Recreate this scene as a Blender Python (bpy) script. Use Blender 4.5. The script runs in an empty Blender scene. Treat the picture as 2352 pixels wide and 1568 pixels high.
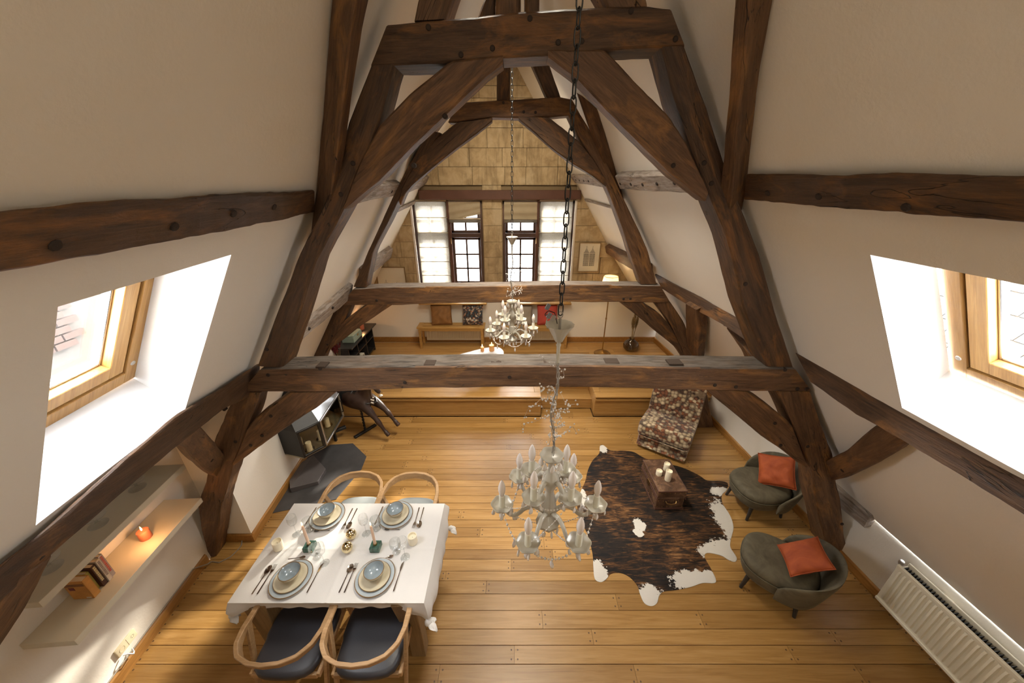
import bpy, bmesh, math, random
from mathutils import Vector, Matrix, noise
random.seed(7)
S = bpy.context.scene
COL = S.collection
PI = math.pi
# ---------------------------------------------------------------- camera
F, PITCH, H = 811.6, math.radians(24.68), 3.4
cam = bpy.data.objects.new('camera', bpy.data.cameras.new('camera')); COL.objects.link(cam)
cam.location = (0, 0, H); cam.rotation_euler = (PI/2 - PITCH, 0, 0)
cam.data.sensor_width = 36; cam.data.lens = F*36/2352; cam.data.clip_start = .05
S.camera = cam
# ---------------------------------------------------------------- world, sun, exposure
S.view_settings.view_transform = 'Standard'; S.view_settings.look = 'None'
S.view_settings.gamma = 1; S.view_settings.use_curve_mapping = False
S.view_settings.exposure = 1.0
W = bpy.data.worlds.new('World'); S.world = W; W.use_nodes = True
bg = W.node_tree.nodes['Background']; bg.inputs[0].default_value = (.93, .96, 1, 1); bg.inputs[1].default_value = 15.0
def lamp(name, typ, loc, direction, energy, color, **kw):
    L = bpy.data.lights.new(name, typ); L.energy = energy; L.color = color
    for k, v in kw.items(): setattr(L, k, v)
    o = bpy.data.objects.new(name, L); COL.objects.link(o); o.location = loc
    o.rotation_euler = Vector(direction).to_track_quat('-Z', 'Y').to_euler(); return o
SUN_DIR = Vector((-.345, -.94, -.375))
lamp('sun', 'SUN', (3, 12, 9), SUN_DIR, 7.5, (1, .93, .8), angle=math.radians(2.2))
# soft warm fill added behind the camera, not an actual lamp
lamp('rear_fill', 'AREA', (.1, -1.2, 4.3), (0, .8, -.75), 24, (1, .89, .70), shape='RECTANGLE', size=2.6, size_y=1.0)
# two fills without fixtures, added behind the collar beams to brighten floor and gable
lamp('ridge_fill', 'AREA', (.03, 3.15, 4.5), (0, 0, -1), 42, (1, .93, .79), shape='RECTANGLE', size=.6, size_y=1.3, spread=math.radians(105))
lamp('gable_fill', 'AREA', (-.1, 4.62, 4.35), (0, .75, -.65), 7, (1, .85, .62), shape='RECTANGLE', size=.9, size_y=.3, spread=math.radians(120))

# ---------------------------------------------------------------- photograph pixel -> point on a real plane
sp_, cp_ = math.sin(PITCH), math.cos(PITCH)
O_ = Vector((0, 0, H))
def ray(x, y):
    v = (784-y)/F
    return Vector(((x-1176)/F, cp_+v*sp_, -sp_+v*cp_))
def atY(p, Y): d = ray(*p); return O_ + d*(Y/d.y)
def atZ(p, Z): d = ray(*p); return O_ + d*((Z-H)/d.z)
def atP(p, q, n): d = ray(*p); return O_ + d*((Vector(q)-O_).dot(n)/d.dot(n))
SK = -.074                                             # the side walls run slightly askew
def cx(Y): return .095 + SK*(Y-2.35)
NL = Vector((1.58, .074*1.58, -1)); KN = NL.length; NL = NL/KN      # into the room
NR = Vector((-1.58, -.074*1.58, -1))/KN
def onL(p, d=0): return atP(p, Vector((.095-5.4/1.58, 2.35, 0))+NL*d, NL)   # left slope, d metres inside
def onR(p, d=0): return atP(p, Vector((.095+5.4/1.58, 2.35, 0))+NR*d, NR)
def LS(Y, z, d=0): return Vector((cx(Y)-(5.4-z)/1.58, Y, z)) + NL*d
def RS(Y, z, d=0):
    h = (5.4-z)/1.58 if z > 2.1 else 2.0886+(2.1-z)/1.405
    return Vector((cx(Y)+h, Y, z)) + NR*d

# ---------------------------------------------------------------- materials
def mat(name):
    m = bpy.data.materials.new(name); m.use_nodes = True
    nt = m.node_tree; b = nt.nodes['Principled BSDF']
    return m, nt, b
def N(nt, t, **kw):
    n = nt.nodes.new(t)
    for k, v in kw.items():
        if k.startswith('i_'): n.inputs[int(k[2:])].default_value = v
        else: setattr(n, k, v)
    return n
def ramp(nt, fac, stops, interp='LINEAR'):
    r = nt.nodes.new('ShaderNodeValToRGB'); r.color_ramp.interpolation = interp
    e = r.color_ramp.elements
    while len(e) > 1: e.remove(e[0])
    e[0].position = stops[0][0]; e[0].color = (*stops[0][1], 1)
    for p, c in stops[1:]:
        k = e.new(p); k.color = (*c, 1)
    nt.links.new(fac, r.inputs[0]); return r.outputs[0]
def coords(nt, kind='Object', scale=(1, 1, 1), rnd=False):
    if kind == 'World': src = N(nt, 'ShaderNodeNewGeometry').outputs['Position']
    else: src = N(nt, 'ShaderNodeTexCoord').outputs[kind]
    if rnd:
        oi = N(nt, 'ShaderNodeObjectInfo'); mu = N(nt, 'ShaderNodeVectorMath', operation='SCALE')
        cb = N(nt, 'ShaderNodeCombineXYZ')
        for i in range(3): nt.links.new(oi.outputs['Random'], cb.inputs[i])
        nt.links.new(cb.outputs[0], mu.inputs[0]); mu.inputs['Scale'].default_value = 37.0
        ad = N(nt, 'ShaderNodeVectorMath', operation='ADD'); nt.links.new(src, ad.inputs[0]); nt.links.new(mu.outputs[0], ad.inputs[1]); src = ad.outputs[0]
    mp = N(nt, 'ShaderNodeMapping'); mp.inputs['Scale'].default_value = scale; nt.links.new(src, mp.inputs[0]); return mp.outputs[0]
def noise_(nt, vec, scale, detail=6, rough=.6, dist=0):
    n = N(nt, 'ShaderNodeTexNoise'); n.inputs['Scale'].default_value = scale; n.inputs['Detail'].default_value = detail
    n.inputs['Roughness'].default_value = rough; n.inputs['Distortion'].default_value = dist
    nt.links.new(vec, n.inputs['Vector']); return n.outputs['Fac']
def mixc(nt, f, a, b, mode='MIX'):
    m = N(nt, 'ShaderNodeMix', data_type='RGBA', blend_type=mode)
    for s, v in ((m.inputs['Factor'], f), (m.inputs['A'], a), (m.inputs['B'], b)):
        if hasattr(v, 'node'): nt.links.new(v, s)
        elif isinstance(v, (int, float)): s.default_value = v
        else: s.default_value = (*v, 1)
    return m.outputs['Result']
def math_(nt, op, a, b=None):
    m = N(nt, 'ShaderNodeMath', operation=op)
    for i, v in enumerate((a, b)):
        if v is None: continue
        if hasattr(v, 'node'): nt.links.new(v, m.inputs[i])
        else: m.inputs[i].default_value = v
    return m.outputs[0]
def bump(nt, b, h, strength=.3, dist=.01):
    n = N(nt, 'ShaderNodeBump'); n.inputs['Strength'].default_value = strength; n.inputs['Distance'].default_value = dist
    nt.links.new(h, n.inputs['Height']); nt.links.new(n.outputs[0], b.inputs['Normal'])
def plain(name, col, rough=.5, metal=0, bscale=0, bstr=.1, var=.08, sheen=0, spec=None, vscale=3, coat=0):
    m, nt, b = mat(name)
    v = coords(nt)
    f = noise_(nt, v, vscale, 4)
    c = ramp(nt, f, [(.3, tuple(x*(1-var) for x in col)), (.7, tuple(min(1, x*(1+var)) for x in col))])
    nt.links.new(c, b.inputs['Base Color']); b.inputs['Roughness'].default_value = rough; b.inputs['Metallic'].default_value = metal
    if sheen: b.inputs['Sheen Weight'].default_value = sheen; b.inputs['Sheen Roughness'].default_value = .35
    if spec is not None: b.inputs['Specular IOR Level'].default_value = spec
    if coat: b.inputs['Coat Weight'].default_value = coat
    if bscale: bump(nt, b, noise_(nt, v, bscale, 5), bstr, .004)
    return m
def timber_mat(name, dark, mid, light, amber, grey=0.0, rough=.55):
    m, nt, b = mat(name)
    v = coords(nt, 'Object', (1, 1, 1), rnd=True)
    vl = coords(nt, 'Object', (1.3, 9, 9), rnd=True)
    vf = coords(nt, 'Object', (3, 60, 60), rnd=True)
    g = noise_(nt, vl, 2.2, 9, .62, 1.2)
    fine = noise_(nt, vf, 2.0, 5, .7, .3)
    c = ramp(nt, g, [(.28, dark), (.5, mid), (.72, light)])
    c = mixc(nt, ramp(nt, fine, [(.35, (1, 1, 1)), (.62, (0, 0, 0))]), c, tuple(x*.45 for x in dark), 'MIX') if False else mixc(nt, .55, c, ramp(nt, fine, [(.3, (.25, .25, .25)), (.7, (1, 1, 1))]), 'MULTIPLY')
    big = noise_(nt, coords(nt, 'Object', (1.6, 5, 5), rnd=True), 1.5, 6, .65, .8)
    c = mixc(nt, ramp(nt, big, [(.52, (0, 0, 0)), (.7, (.8, .8, .8))]), c, amber)
    if grey:
        gn = noise_(nt, coords(nt, 'Object', (2, 14, 14), rnd=True), 3, 7, .65)
        c = mixc(nt, ramp(nt, gn, [(.35, (0, 0, 0)), (.6, (grey, grey, grey))]), c, (.36, .31, .27))
    # long drying cracks
    w = noise_(nt, coords(nt, 'Object', (.9, 7, 7), rnd=True), 1.5, 3, .5, 1.0)
    cr = math_(nt, 'ABSOLUTE', math_(nt, 'SUBTRACT', w, .5))
    crk = ramp(nt, cr, [(.0, (1, 1, 1)), (.008, (0, 0, 0))])
    br = noise_(nt, v, 1.7, 2); crm = math_(nt, 'MULTIPLY', crk, ramp(nt, br, [(.5, (0, 0, 0)), (.6, (1, 1, 1))]))
    c = mixc(nt, crm, c, (.008, .005, .004))
    nt.links.new(c, b.inputs['Base Color']); b.inputs['Roughness'].default_value = rough
    b.inputs['Specular IOR Level'].default_value = .45
    h = math_(nt, 'SUBTRACT', math_(nt, 'ADD', math_(nt, 'MULTIPLY', fine, .35), math_(nt, 'MULTIPLY', g, .7)), math_(nt, 'MULTIPLY', crm, 1.0))
    bump(nt, b, h, .7, .016)
    return m
M = {}
M['beam'] = timber_mat('old_oak_timber', (.035, .016, .0065), (.085, .041, .018), (.14, .072, .032), (.26, .11, .026))
M['beam_red'] = timber_mat('old_oak_timber_reddish', (.055, .024, .0095), (.14, .068, .030), (.22, .115, .053), (.32, .15, .042))
M['beam_grey'] = timber_mat('weathered_timber', (.10, .07, .05), (.2, .14, .10), (.3, .23, .17), (.3, .19, .11), .75, .8)
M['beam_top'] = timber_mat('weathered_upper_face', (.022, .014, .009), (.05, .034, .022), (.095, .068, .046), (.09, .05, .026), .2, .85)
M['peg'] = plain('peg_wood', (.022, .012, .007), .8)
def oak(name, dark, mid, light, axis='x', rough=.36, world=True, rough2=.5, bumps=.12, sat=.35):
    m, nt, b = mat(name)
    sc = {'x': (1.4, 22, 22), 'y': (22, 1.4, 22), 'z': (22, 22, 1.4)}[axis]
    sf = {'x': (4, 160, 160), 'y': (160, 4, 160), 'z': (160, 160, 4)}[axis]
    k = 'World' if world else 'Object'
    g = noise_(nt, coords(nt, k, sc, rnd=True), 1.6, 6, .6, .8)
    fi = noise_(nt, coords(nt, k, sf, rnd=True), 1.5, 4, .65)
    c = ramp(nt, g, [(.3, dark), (.5, mid), (.72, light)])
    c = mixc(nt, sat, c, ramp(nt, fi, [(.35, (.45, .4, .35)), (.65, (1, 1, 1))]), 'MULTIPLY')
    oi = N(nt, 'ShaderNodeObjectInfo')
    tint = ramp(nt, oi.outputs['Random'], [(0, (.70, .66, .60)), (.35, (.88, .86, .82)), (.7, (1, .98, .96)), (1, (1.0, 1.0, 1.0))])
    c = mixc(nt, 1.0, c, tint, 'MULTIPLY')
    nt.links.new(c, b.inputs['Base Color'])
    rr = N(nt, 'ShaderNodeMapRange'); nt.links.new(fi, rr.inputs[0]); rr.inputs[3].default_value = rough; rr.inputs[4].default_value = rough2
    nt.links.new(rr.outputs[0], b.inputs['Roughness'])
    bump(nt, b, math_(nt, 'ADD', fi, g), bumps, .004)
    return m
M['floor'] = oak('oak_floor', (.32, .165, .044), (.40, .22, .066), (.47, .275, .098), 'x', .26, rough2=.42, sat=.22)
M['plat'] = oak('oak_platform', (.40, .215, .065), (.49, .275, .088), (.56, .335, .12), 'x', .28, rough2=.44, sat=.22)
M['baseboard'] = oak('oak_baseboard', (.30, .14, .03), (.40, .19, .045), (.5, .26, .07), 'y', .4)
M['chairwood'] = oak('light_oak_furniture', (.37, .22, .10), (.48, .30, .15), (.57, .37, .2), 'x', .4, False)
M['benchwood'] = oak('bench_oak', (.42, .23, .06), (.54, .31, .09), (.62, .38, .13), 'x', .4, False)
M['tablewood'] = oak('table_oak', (.16, .10, .045), (.25, .16, .075), (.33, .22, .11), 'z', .45, False)
M['pine'] = oak('lacquered_pine', (.40, .20, .05), (.50, .275, .08), (.60, .36, .13), 'y', .35, False)
M['lintel'] = plain('red_brown_wood', (.105, .045, .028), .5, var=.25, bscale=40)
M['frame_dark'] = plain('dark_window_wood', (.075, .04, .028), .45, var=.2, bscale=30)
M['gap'] = plain('dark_gap', (.03, .016, .008), .9)
M['nailplug'] = plain('floor_plug', (.09, .045, .018), .5)
def plaster(name, col):
    m, nt, b = mat(name)
    v = coords(nt, 'World')
    f = noise_(nt, v, 1.2, 4)
    c = ramp(nt, f, [(.3, tuple(x*.965 for x in col)), (.7, col)])
    nt.links.new(c, b.inputs['Base Color']); b.inputs['Roughness'].default_value = .85; b.inputs['Specular IOR Level'].default_value = .25
    h = math_(nt, 'ADD', noise_(nt, v, 55, 3), math_(nt, 'MULTIPLY', noise_(nt, v, 6, 3), 2.0))
    bump(nt, b, h, .16, .006)
    return m
M['plaster'] = plaster('limewashed_plaster', (.80, .75, .665))
M['white'] = plaster('white_reveal_paint', (.70, .70, .70))
def stone():
    m, nt, b = mat('ashlar_stone')
    v = coords(nt, 'World', rnd=True)
    vv = coords(nt, 'World')
    f = noise_(nt, v, 4.5, 8, .65, .5)
    c = ramp(nt, f, [(.28, (.30, .215, .115)), (.5, (.47, .355, .205)), (.72, (.58, .46, .29))])
    st = noise_(nt, coords(nt, 'World', (5, 5, .7)), 2.2, 6, .7)
    c = mixc(nt, ramp(nt, st, [(.5, (0, 0, 0)), (.72, (.75, .75, .75))]), c, (.16, .11, .055))
    pl = noise_(nt, vv, 2.0, 5, .6)
    c = mixc(nt, ramp(nt, pl, [(.58, (0, 0, 0)), (.68, (.6, .6, .6))]), c, (.55, .45, .30))
    nt.links.new(c, b.inputs['Base Color']); b.inputs['Roughness'].default_value = .9
    bump(nt, b, math_(nt, 'ADD', f, noise_(nt, vv, 45, 5)), .5, .012)
    return m
M['stone'] = stone(); M['mortar'] = plain('lime_mortar', (.25, .18, .10), .95, bscale=40, bstr=.3)
def glass_thin(name, refl=.12, tint=(1, 1, 1), edge=.0):
    m, nt, b = mat(name); nt.nodes.remove(b)
    out = nt.nodes['Material Output']
    t = N(nt, 'ShaderNodeBsdfTransparent'); t.inputs[0].default_value = (*tint, 1)
    g = N(nt, 'ShaderNodeBsdfGlossy'); g.inputs['Roughness'].default_value = .02
    lw = N(nt, 'ShaderNodeLayerWeight'); lw.inputs[0].default_value = .25
    f = math_(nt, 'ADD', math_(nt, 'MULTIPLY', lw.outputs['Facing'], refl*3+edge), refl*.35)
    mx = N(nt, 'ShaderNodeMixShader'); nt.links.new(f, mx.inputs[0]); nt.links.new(t.outputs[0], mx.inputs[1]); nt.links.new(g.outputs[0], mx.inputs[2])
    nt.links.new(mx.outputs[0], out.inputs[0]); return m
M['pane'] = glass_thin('window_glass', .05)
M['glass'] = glass_thin('table_glass', .13, (.96, .97, .97), .12)
M['stoveglass'] = glass_thin('stove_glass', .05, (.9, .88, .82))
M['vaseglass'] = glass_thin('smoked_glass', .15, (.42, .36, .30), .2)
def bulb():
    m, nt, b = mat('bulb_glass'); b.inputs['Base Color'].default_value = (.80, .72, .66, 1); b.inputs['Roughness'].default_value = .12
    b.inputs['Transmission Weight'].default_value = .12; b.inputs['Coat Weight'].default_value = .5
    return m
M['bulb'] = bulb()
def sheer():
    m, nt, b = mat('sheer_linen'); nt.nodes.remove(b); out = nt.nodes['Material Output']
    v = coords(nt, 'World', (240, 240, 60)); f = noise_(nt, v, 1.0, 3)
    t = N(nt, 'ShaderNodeBsdfTransparent'); tr = N(nt, 'ShaderNodeBsdfTranslucent'); d = N(nt, 'ShaderNodeBsdfDiffuse')
    c = ramp(nt, f, [(.3, (.20, .165, .115)), (.7, (.31, .27, .21))])
    nt.links.new(c, tr.inputs[0]); nt.links.new(c, d.inputs[0])
    a = N(nt, 'ShaderNodeMixShader', i_0=.3); nt.links.new(tr.outputs[0], a.inputs[1]); nt.links.new(d.outputs[0], a.inputs[2])
    b2 = N(nt, 'ShaderNodeMixShader', i_0=.05); nt.links.new(a.outputs[0], b2.inputs[1]); nt.links.new(t.outputs[0], b2.inputs[2])
    nt.links.new(b2.outputs[0], out.inputs[0]); return m
M['sheer'] = sheer()
def lampshade():
    m, nt, b = mat('pleated_shade'); nt.nodes.remove(b); out = nt.nodes['Material Output']
    tr = N(nt, 'ShaderNodeBsdfTranslucent'); d = N(nt, 'ShaderNodeBsdfDiffuse')
    tr.inputs[0].default_value = (.95, .82, .58, 1); d.inputs[0].default_value = (.9, .82, .66, 1)
    a = N(nt, 'ShaderNodeMixShader', i_0=.5); nt.links.new(tr.outputs[0], a.inputs[1]); nt.links.new(d.outputs[0], a.inputs[2])
    nt.links.new(a.outputs[0], out.inputs[0]); return m
M['shade'] = lampshade()
def emit(name, col, s):
    m, nt, b = mat(name); b.inputs['Base Color'].default_value = (*col, 1)
    b.inputs['Emission Color'].default_value = (*col, 1); b.inputs['Emission Strength'].default_value = s; return m
M['flame'] = emit('candle_flame', (1, .62, .22), 9); M['lampbulb'] = emit('warm_lamp_bulb', (1, .78, .45), 25)
M['linen_grey'] = plain('roman_blind_linen', (.42, .35, .24), .9, bscale=150, bstr=.3)
M['cloth'] = plain('table_linen', (.66, .635, .61), .9, bscale=180, bstr=.25, var=.04)
M['leather'] = plain('charcoal_leather', (.033, .033, .040), .42, bscale=140, bstr=.12, var=.1)
M['greyfab'] = plain('grey_seat_fabric', (.27, .29, .29), .85, bscale=160, bstr=.3)
def velvet(name, c1, c2, sheen=.6):
    m, nt, b = mat(name); v = coords(nt, 'Object')
    f = noise_(nt, v, 4.5, 5, .6, 1.2)
    nt.links.new(ramp(nt, f, [(.32, c1), (.68, c2)]), b.inputs['Base Color']); b.inputs['Roughness'].default_value = .75
    b.inputs['Sheen Weight'].default_value = sheen; b.inputs['Sheen Roughness'].default_value = .3
    b.inputs['Sheen Tint'].default_value = (*[min(1, x*3) for x in c2], 1)
    bump(nt, b, noise_(nt, v, 120, 3), .12, .003); return m
M['olive'] = velvet('olive_velvet', (.062, .050, .028), (.13, .108, .064), .14)
M['orange'] = velvet('orange_velvet', (.27, .042, .007), (.44, .092, .018), .08)
M['brownvel'] = velvet('ochre_velvet', (.17, .075, .018), (.30, .14, .04), .4)
M['redfab'] = plain('red_cotton', (.42, .055, .035), .85, bscale=120, bstr=.2)
M['taupefab'] = plain('taupe_cotton', (.30, .25, .19), .85, bscale=120, bstr=.2)
def cells(name, scale, stops, rnd, dots=None, rough=.85, bs=.5):
    m, nt, b = mat(name); v = coords(nt, 'Object')
    wob = N(nt, 'ShaderNodeTexVoronoi'); wob.inputs['Scale'].default_value = scale; wob.inputs['Randomness'].default_value = rnd
    nt.links.new(v, wob.inputs['Vector'])
    sep = N(nt, 'ShaderNodeSeparateColor'); nt.links.new(wob.outputs['Color'], sep.inputs[0])
    big = noise_(nt, v, scale*.16, 2)
    k = math_(nt, 'ADD', math_(nt, 'MULTIPLY', sep.outputs[0], .45), math_(nt, 'MULTIPLY', big, .62))
    c = ramp(nt, k, stops, 'CONSTANT')
    ed = ramp(nt, wob.outputs['Distance'], [(.3, (1, 1, 1)), (.62, (.35, .3, .28))])
    c = mixc(nt, 1.0, c, ed, 'MULTIPLY')
    nt.links.new(c, b.inputs['Base Color']); b.inputs['Roughness'].default_value = rough; b.inputs['Sheen Weight'].default_value = .25
    bump(nt, b, math_(nt, 'MULTIPLY', wob.outputs['Distance'], -1), bs, .006); return m
M['floralchair'] = cells('seventies_floral_plush', 21, [(0, (.085, .038, .02)), (.33, (.19, .07, .03)), (.40, (.17, .125, .08)), (.46, (.46, .35, .21)), (.56, (.58, .46, .30)), (.64, (.24, .085, .03)), (.70, (.50, .40, .26))], .6)
M['floralcush'] = cells('dark_flower_print', 26, [(0, (.03, .05, .07)), (.36, (.07, .04, .03)), (.45, (.38, .28, .2)), (.53, (.05, .07, .09)), (.6, (.42, .16, .08)), (.68, (.6, .52, .42)), (.76, (.10, .14, .2))], 1.0, bs=.1)
M['black'] = plain('blackened_steel', (.028, .027, .027), .42, .6, var=.2, bscale=20, bstr=.06)
M['slate'] = plain('dark_steel_plate', (.075, .071, .072), .5, .3, var=.25, bscale=14, bstr=.08)
M['steel'] = plain('brushed_steel', (.52, .52, .52), .3, .9)
M['stoveinside'] = plain('stove_inner_steel', (.33, .29, .20), .45, .6)
M['blackwood'] = plain('black_lacquer', (.022, .020, .019), .35, var=.15)
M['brass'] = plain('aged_brass', (.42, .27, .10), .3, 1, var=.2)
M['gold'] = plain('mercury_glass_gold', (.85, .72, .45), .08, 1, var=.12, vscale=14)
M['cutlery'] = plain('polished_steel', (.55, .50, .46), .16, 1)
M['chain'] = plain('black_iron_chain', (.03, .03, .03), .4, .8)
M['chand'] = plain('greyed_glass_paint', (.42, .385, .315), .32, var=.1, bscale=30, bstr=.05, coat=.12)
M['crystal'] = plain('opal_drops', (.62, .575, .53), .14, var=.15, coat=.6)
M['sleeve'] = plain('cream_sleeve', (.60, .57, .46), .35)
M['wire'] = plain('grey_wire', (.36, .33, .29), .4, .6)
M['wax'] = plain('ivory_wax', (.86, .78, .60), .5, var=.03)
M['tapewax'] = plain('pale_pink_wax', (.82, .58, .42), .45, var=.03)
M['terrawax'] = plain('terracotta_wax', (.55, .17, .09), .5, var=.05)
M['amberwax'] = plain('amber_wax', (.70, .33, .10), .5, var=.05)
M['marble'] = plain('green_marble', (.06, .13, .10), .25, var=.5, vscale=30)
M['bluecer'] = plain('blue_grey_glaze', (.40, .45, .48), .18, var=.08, vscale=12, coat=.5)
M['creamcer'] = plain('cream_glaze', (.56, .50, .37), .18, var=.1, vscale=12, coat=.5)
M['bowlblue'] = plain('blue_grey_bowl_glaze', (.27, .32, .35), .16, var=.15, vscale=18, coat=.5)
M['rim'] = plain('brown_glaze_rim', (.20, .12, .05), .3)
M['shelf'] = plain('ivory_laminate', (.62, .56, .43), .4, var=.02)
M['cream'] = plain('cream_enamel', (.72, .66, .52), .35, var=.02)
M['socket'] = plain('ivory_plastic', (.72, .62, .42), .4, var=.02)
M['whitetab'] = plain('white_tabletop', (.82, .83, .84), .2, var=.02)
M['paper'] = plain('aged_paper', (.74, .68, .56), .8, var=.03)
M['ink'] = plain('engraving_ink', (.09, .08, .065), .8)
M['framewood'] = plain('thin_gilt_frame', (.24, .15, .06), .45)
M['horse'] = plain('dark_carved_wood', (.042, .022, .016), .35, var=.35, bscale=26, bstr=.3, vscale=8)
M['horselite'] = plain('worn_white_paint', (.55, .5, .44), .6)
M['mint'] = plain('mint_painted_tin', (.28, .36, .29), .4)
M['grass'] = plain('dried_grass', (.36, .26, .12), .9, var=.3, vscale=30)
M['redgrass'] = plain('dyed_red_grass', (.26, .035, .05), .9, var=.35, vscale=30)
M['brick'] = plain('outside_brick', (.042, .025, .020), .9, var=.25, vscale=6)
M['outmortar'] = plain('outside_mortar', (.056, .053, .05), .9)
M['slatewhite'] = plain('pale_roof_tile', (.050, .049, .046), .8, var=.06)
M['facade'] = plain('pale_street_facade', (.22, .22, .215), .9, var=.04)
M['facwin'] = plain('facade_window', (.14, .15, .16), .3)
def book(name, c): return plain(name, c, .55, var=.12, vscale=20)
M['pages'] = plain('book_pages', (.66, .58, .44), .9)
def trunkmat():
    m, nt, b = mat('old_trunk_leather'); v = coords(nt, 'Object')
    f = noise_(nt, v, 9, 7, .7, .6)
    nt.links.new(ramp(nt, f, [(.3, (.03, .016, .010)), (.5, (.11, .055, .03)), (.7, (.26, .15, .085))]), b.inputs['Base Color'])
    b.inputs['Roughness'].default_value = .5; bump(nt, b, f, .3, .006); return m
M['trunk'] = trunkmat()

# ---------------------------------------------------------------- mesh builder and object helpers
WM = {}
def setp(o, label=None, cat=None, group=None, kind=None):
    if label: o['label'] = label
    if cat: o['category'] = cat
    if group: o['group'] = group
    if kind: o['kind'] = kind
    return o
def thing(name, label, cat, loc=(0, 0, 0), rz=0, group=None, rot=None):
    o = bpy.data.objects.new(name, None); COL.objects.link(o); o.empty_display_size = .1
    m = Matrix.Translation(loc) @ (rot if rot is not None else Matrix.Rotation(rz, 4, 'Z'))
    o.matrix_world = m; o.matrix_local = m; WM[o.name] = m
    return setp(o, label, cat, group)
def struct(name, label=None):
    o = bpy.data.objects.new(name, None); COL.objects.link(o); WM[o.name] = Matrix()
    return setp(o, label, None, None, 'structure')
class MB:
    def __init__(s): s.v = []; s.f = []; s.mi = []; s.cur = 0
    def add(s, vs, fs):
        k = len(s.v); s.v += [Vector(v) for v in vs]; s.f += [tuple(i+k for i in f) for f in fs]; s.mi += [s.cur]*len(fs); return s
    def box(s, c, d, R=None):
        c = Vector(c); h = Vector(d)/2
        vs = [Vector((sx*h.x, sy*h.y, sz*h.z)) for sz in (-1, 1) for sy in (-1, 1) for sx in (-1, 1)]
        if R is not None: vs = [R @ v for v in vs]
        return s.add([v+c for v in vs], [(0, 2, 3, 1), (4, 5, 7, 6), (0, 1, 5, 4), (2, 6, 7, 3), (0, 4, 6, 2), (1, 3, 7, 5)])
    def loft(s, secs, closed=True, caps=True, loop=False):
        n = len(secs[0]); k = len(s.v)
        for q in secs: s.v += [Vector(p) for p in q]
        m = len(secs); f = []
        for i in range(m if loop else m-1):
            a, b = k+i*n, k+((i+1) % m)*n
            for j in range(n if closed else n-1):
                j2 = (j+1) % n; f.append((a+j, a+j2, b+j2, b+j))
        if caps and not loop:
            f.append(tuple(k+j for j in reversed(range(n)))); f.append(tuple(k+(m-1)*n+j for j in range(n)))
        s.f += f; s.mi += [s.cur]*len(f); return s
    def lathe(s, prof, n=20, c=(0, 0, 0), caps=False, sx=1, sy=1, wob=None):
        c = Vector(c); secs = []
        for r, z in prof:
            secs.append([c+Vector((r*sx*math.cos(2*PI*j/n)*(1 if wob is None else wob(j/n, r, z)), r*sy*math.sin(2*PI*j/n)*(1 if wob is None else wob(j/n, r, z)), z)) for j in range(n)])
        return s.loft(secs, True, caps)
    def tube(s, pts, r, n=8, loop=False, flat=1.0, up=None):
        pts = [Vector(p) for p in pts]; m = len(pts); secs = []
        rs = r if isinstance(r, (list, tuple)) else [r]*m
        ref = Vector(up) if up else None
        for i, p in enumerate(pts):
            a = pts[(i-1) % m] if (loop or i > 0) else p; b = pts[(i+1) % m] if (loop or i < m-1) else p
            t = (b-a).normalized() if (b-a).length > 1e-9 else Vector((0, 0, 1))
            if ref is None:
                ref = Vector((0, 0, 1)) if abs(t.z) < .9 else Vector((1, 0, 0))
            u = (ref - t*ref.dot(t))
            if u.length < 1e-6: u = t.orthogonal()
            u.normalize(); w = t.cross(u)
            if not up: ref = u
            secs.append([p+u*(rs[i]*math.cos(2*PI*j/n))+w*(rs[i]*flat*math.sin(2*PI*j/n)) for j in range(n)])
        return s.loft(secs, True, True, loop)
    def prism(s, poly, z0, z1):
        n = len(poly)
        vs = [(p[0], p[1], z0) for p in poly]+[(p[0], p[1], z1) for p in poly]
        fs = [tuple(reversed(range(n))), tuple(range(n, 2*n))]+[(i, (i+1) % n, n+(i+1) % n, n+i) for i in range(n)]
        return s.add(vs, fs)
    def ball(s, c, r, n=8, m=6, sc=(1, 1, 1)):
        prof = [(max(1e-4, r*math.sin(PI*i/m)), -r*math.cos(PI*i/m)) for i in range(m+1)]
        k = len(s.v); s.lathe(prof, n)
        for i in range(k, len(s.v)): v = s.v[i]; s.v[i] = Vector((v.x*sc[0], v.y*sc[1], v.z*sc[2]))+Vector(c)
        return s
    def grid(s, fn, nu, nv, closed_u=False):
        vs = [fn(i/nu, j/nv) for j in range(nv+1) for i in range(nu if closed_u else nu+1)]
        w = nu if closed_u else nu+1; fs = []
        for j in range(nv):
            for i in range(nu):
                i2 = (i+1) % w if closed_u else i+1
                fs.append((j*w+i, j*w+i2, (j+1)*w+i2, (j+1)*w+i))
        return s.add(vs, fs)
    def xf(s, mtx):
        s.v = [mtx @ v for v in s.v]; return s
    def build(s, name, m, parent=None, world=None, bev=0, smooth=True, ang=35, segs=1):
        """verts are in the parent's space; if world (a Matrix) is given they are in world space and the object takes that frame"""
        me = bpy.data.meshes.new(name)
        vs = s.v
        if world is not None:
            inv = world.inverted(); vs = [inv @ v for v in vs]
        me.from_pydata([tuple(v) for v in vs], [], s.f)
        mats = m if isinstance(m, (list, tuple)) else [m]
        for q in mats: me.materials.append(q)
        if len(mats) > 1:
            for p, i in zip(me.polygons, s.mi): p.material_index = i
        if bev or True:
            bm = bmesh.new(); bm.from_mesh(me)
            bmesh.ops.recalc_face_normals(bm, faces=bm.faces)
            if bev:
                es = [e for e in bm.edges if len(e.link_faces) == 2 and e.calc_face_angle(0) > .5]
                bmesh.ops.bevel(bm, geom=es, offset=bev, segments=segs, affect='EDGES', profile=.5, clamp_overlap=True)
            bm.to_mesh(me); bm.free()
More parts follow.
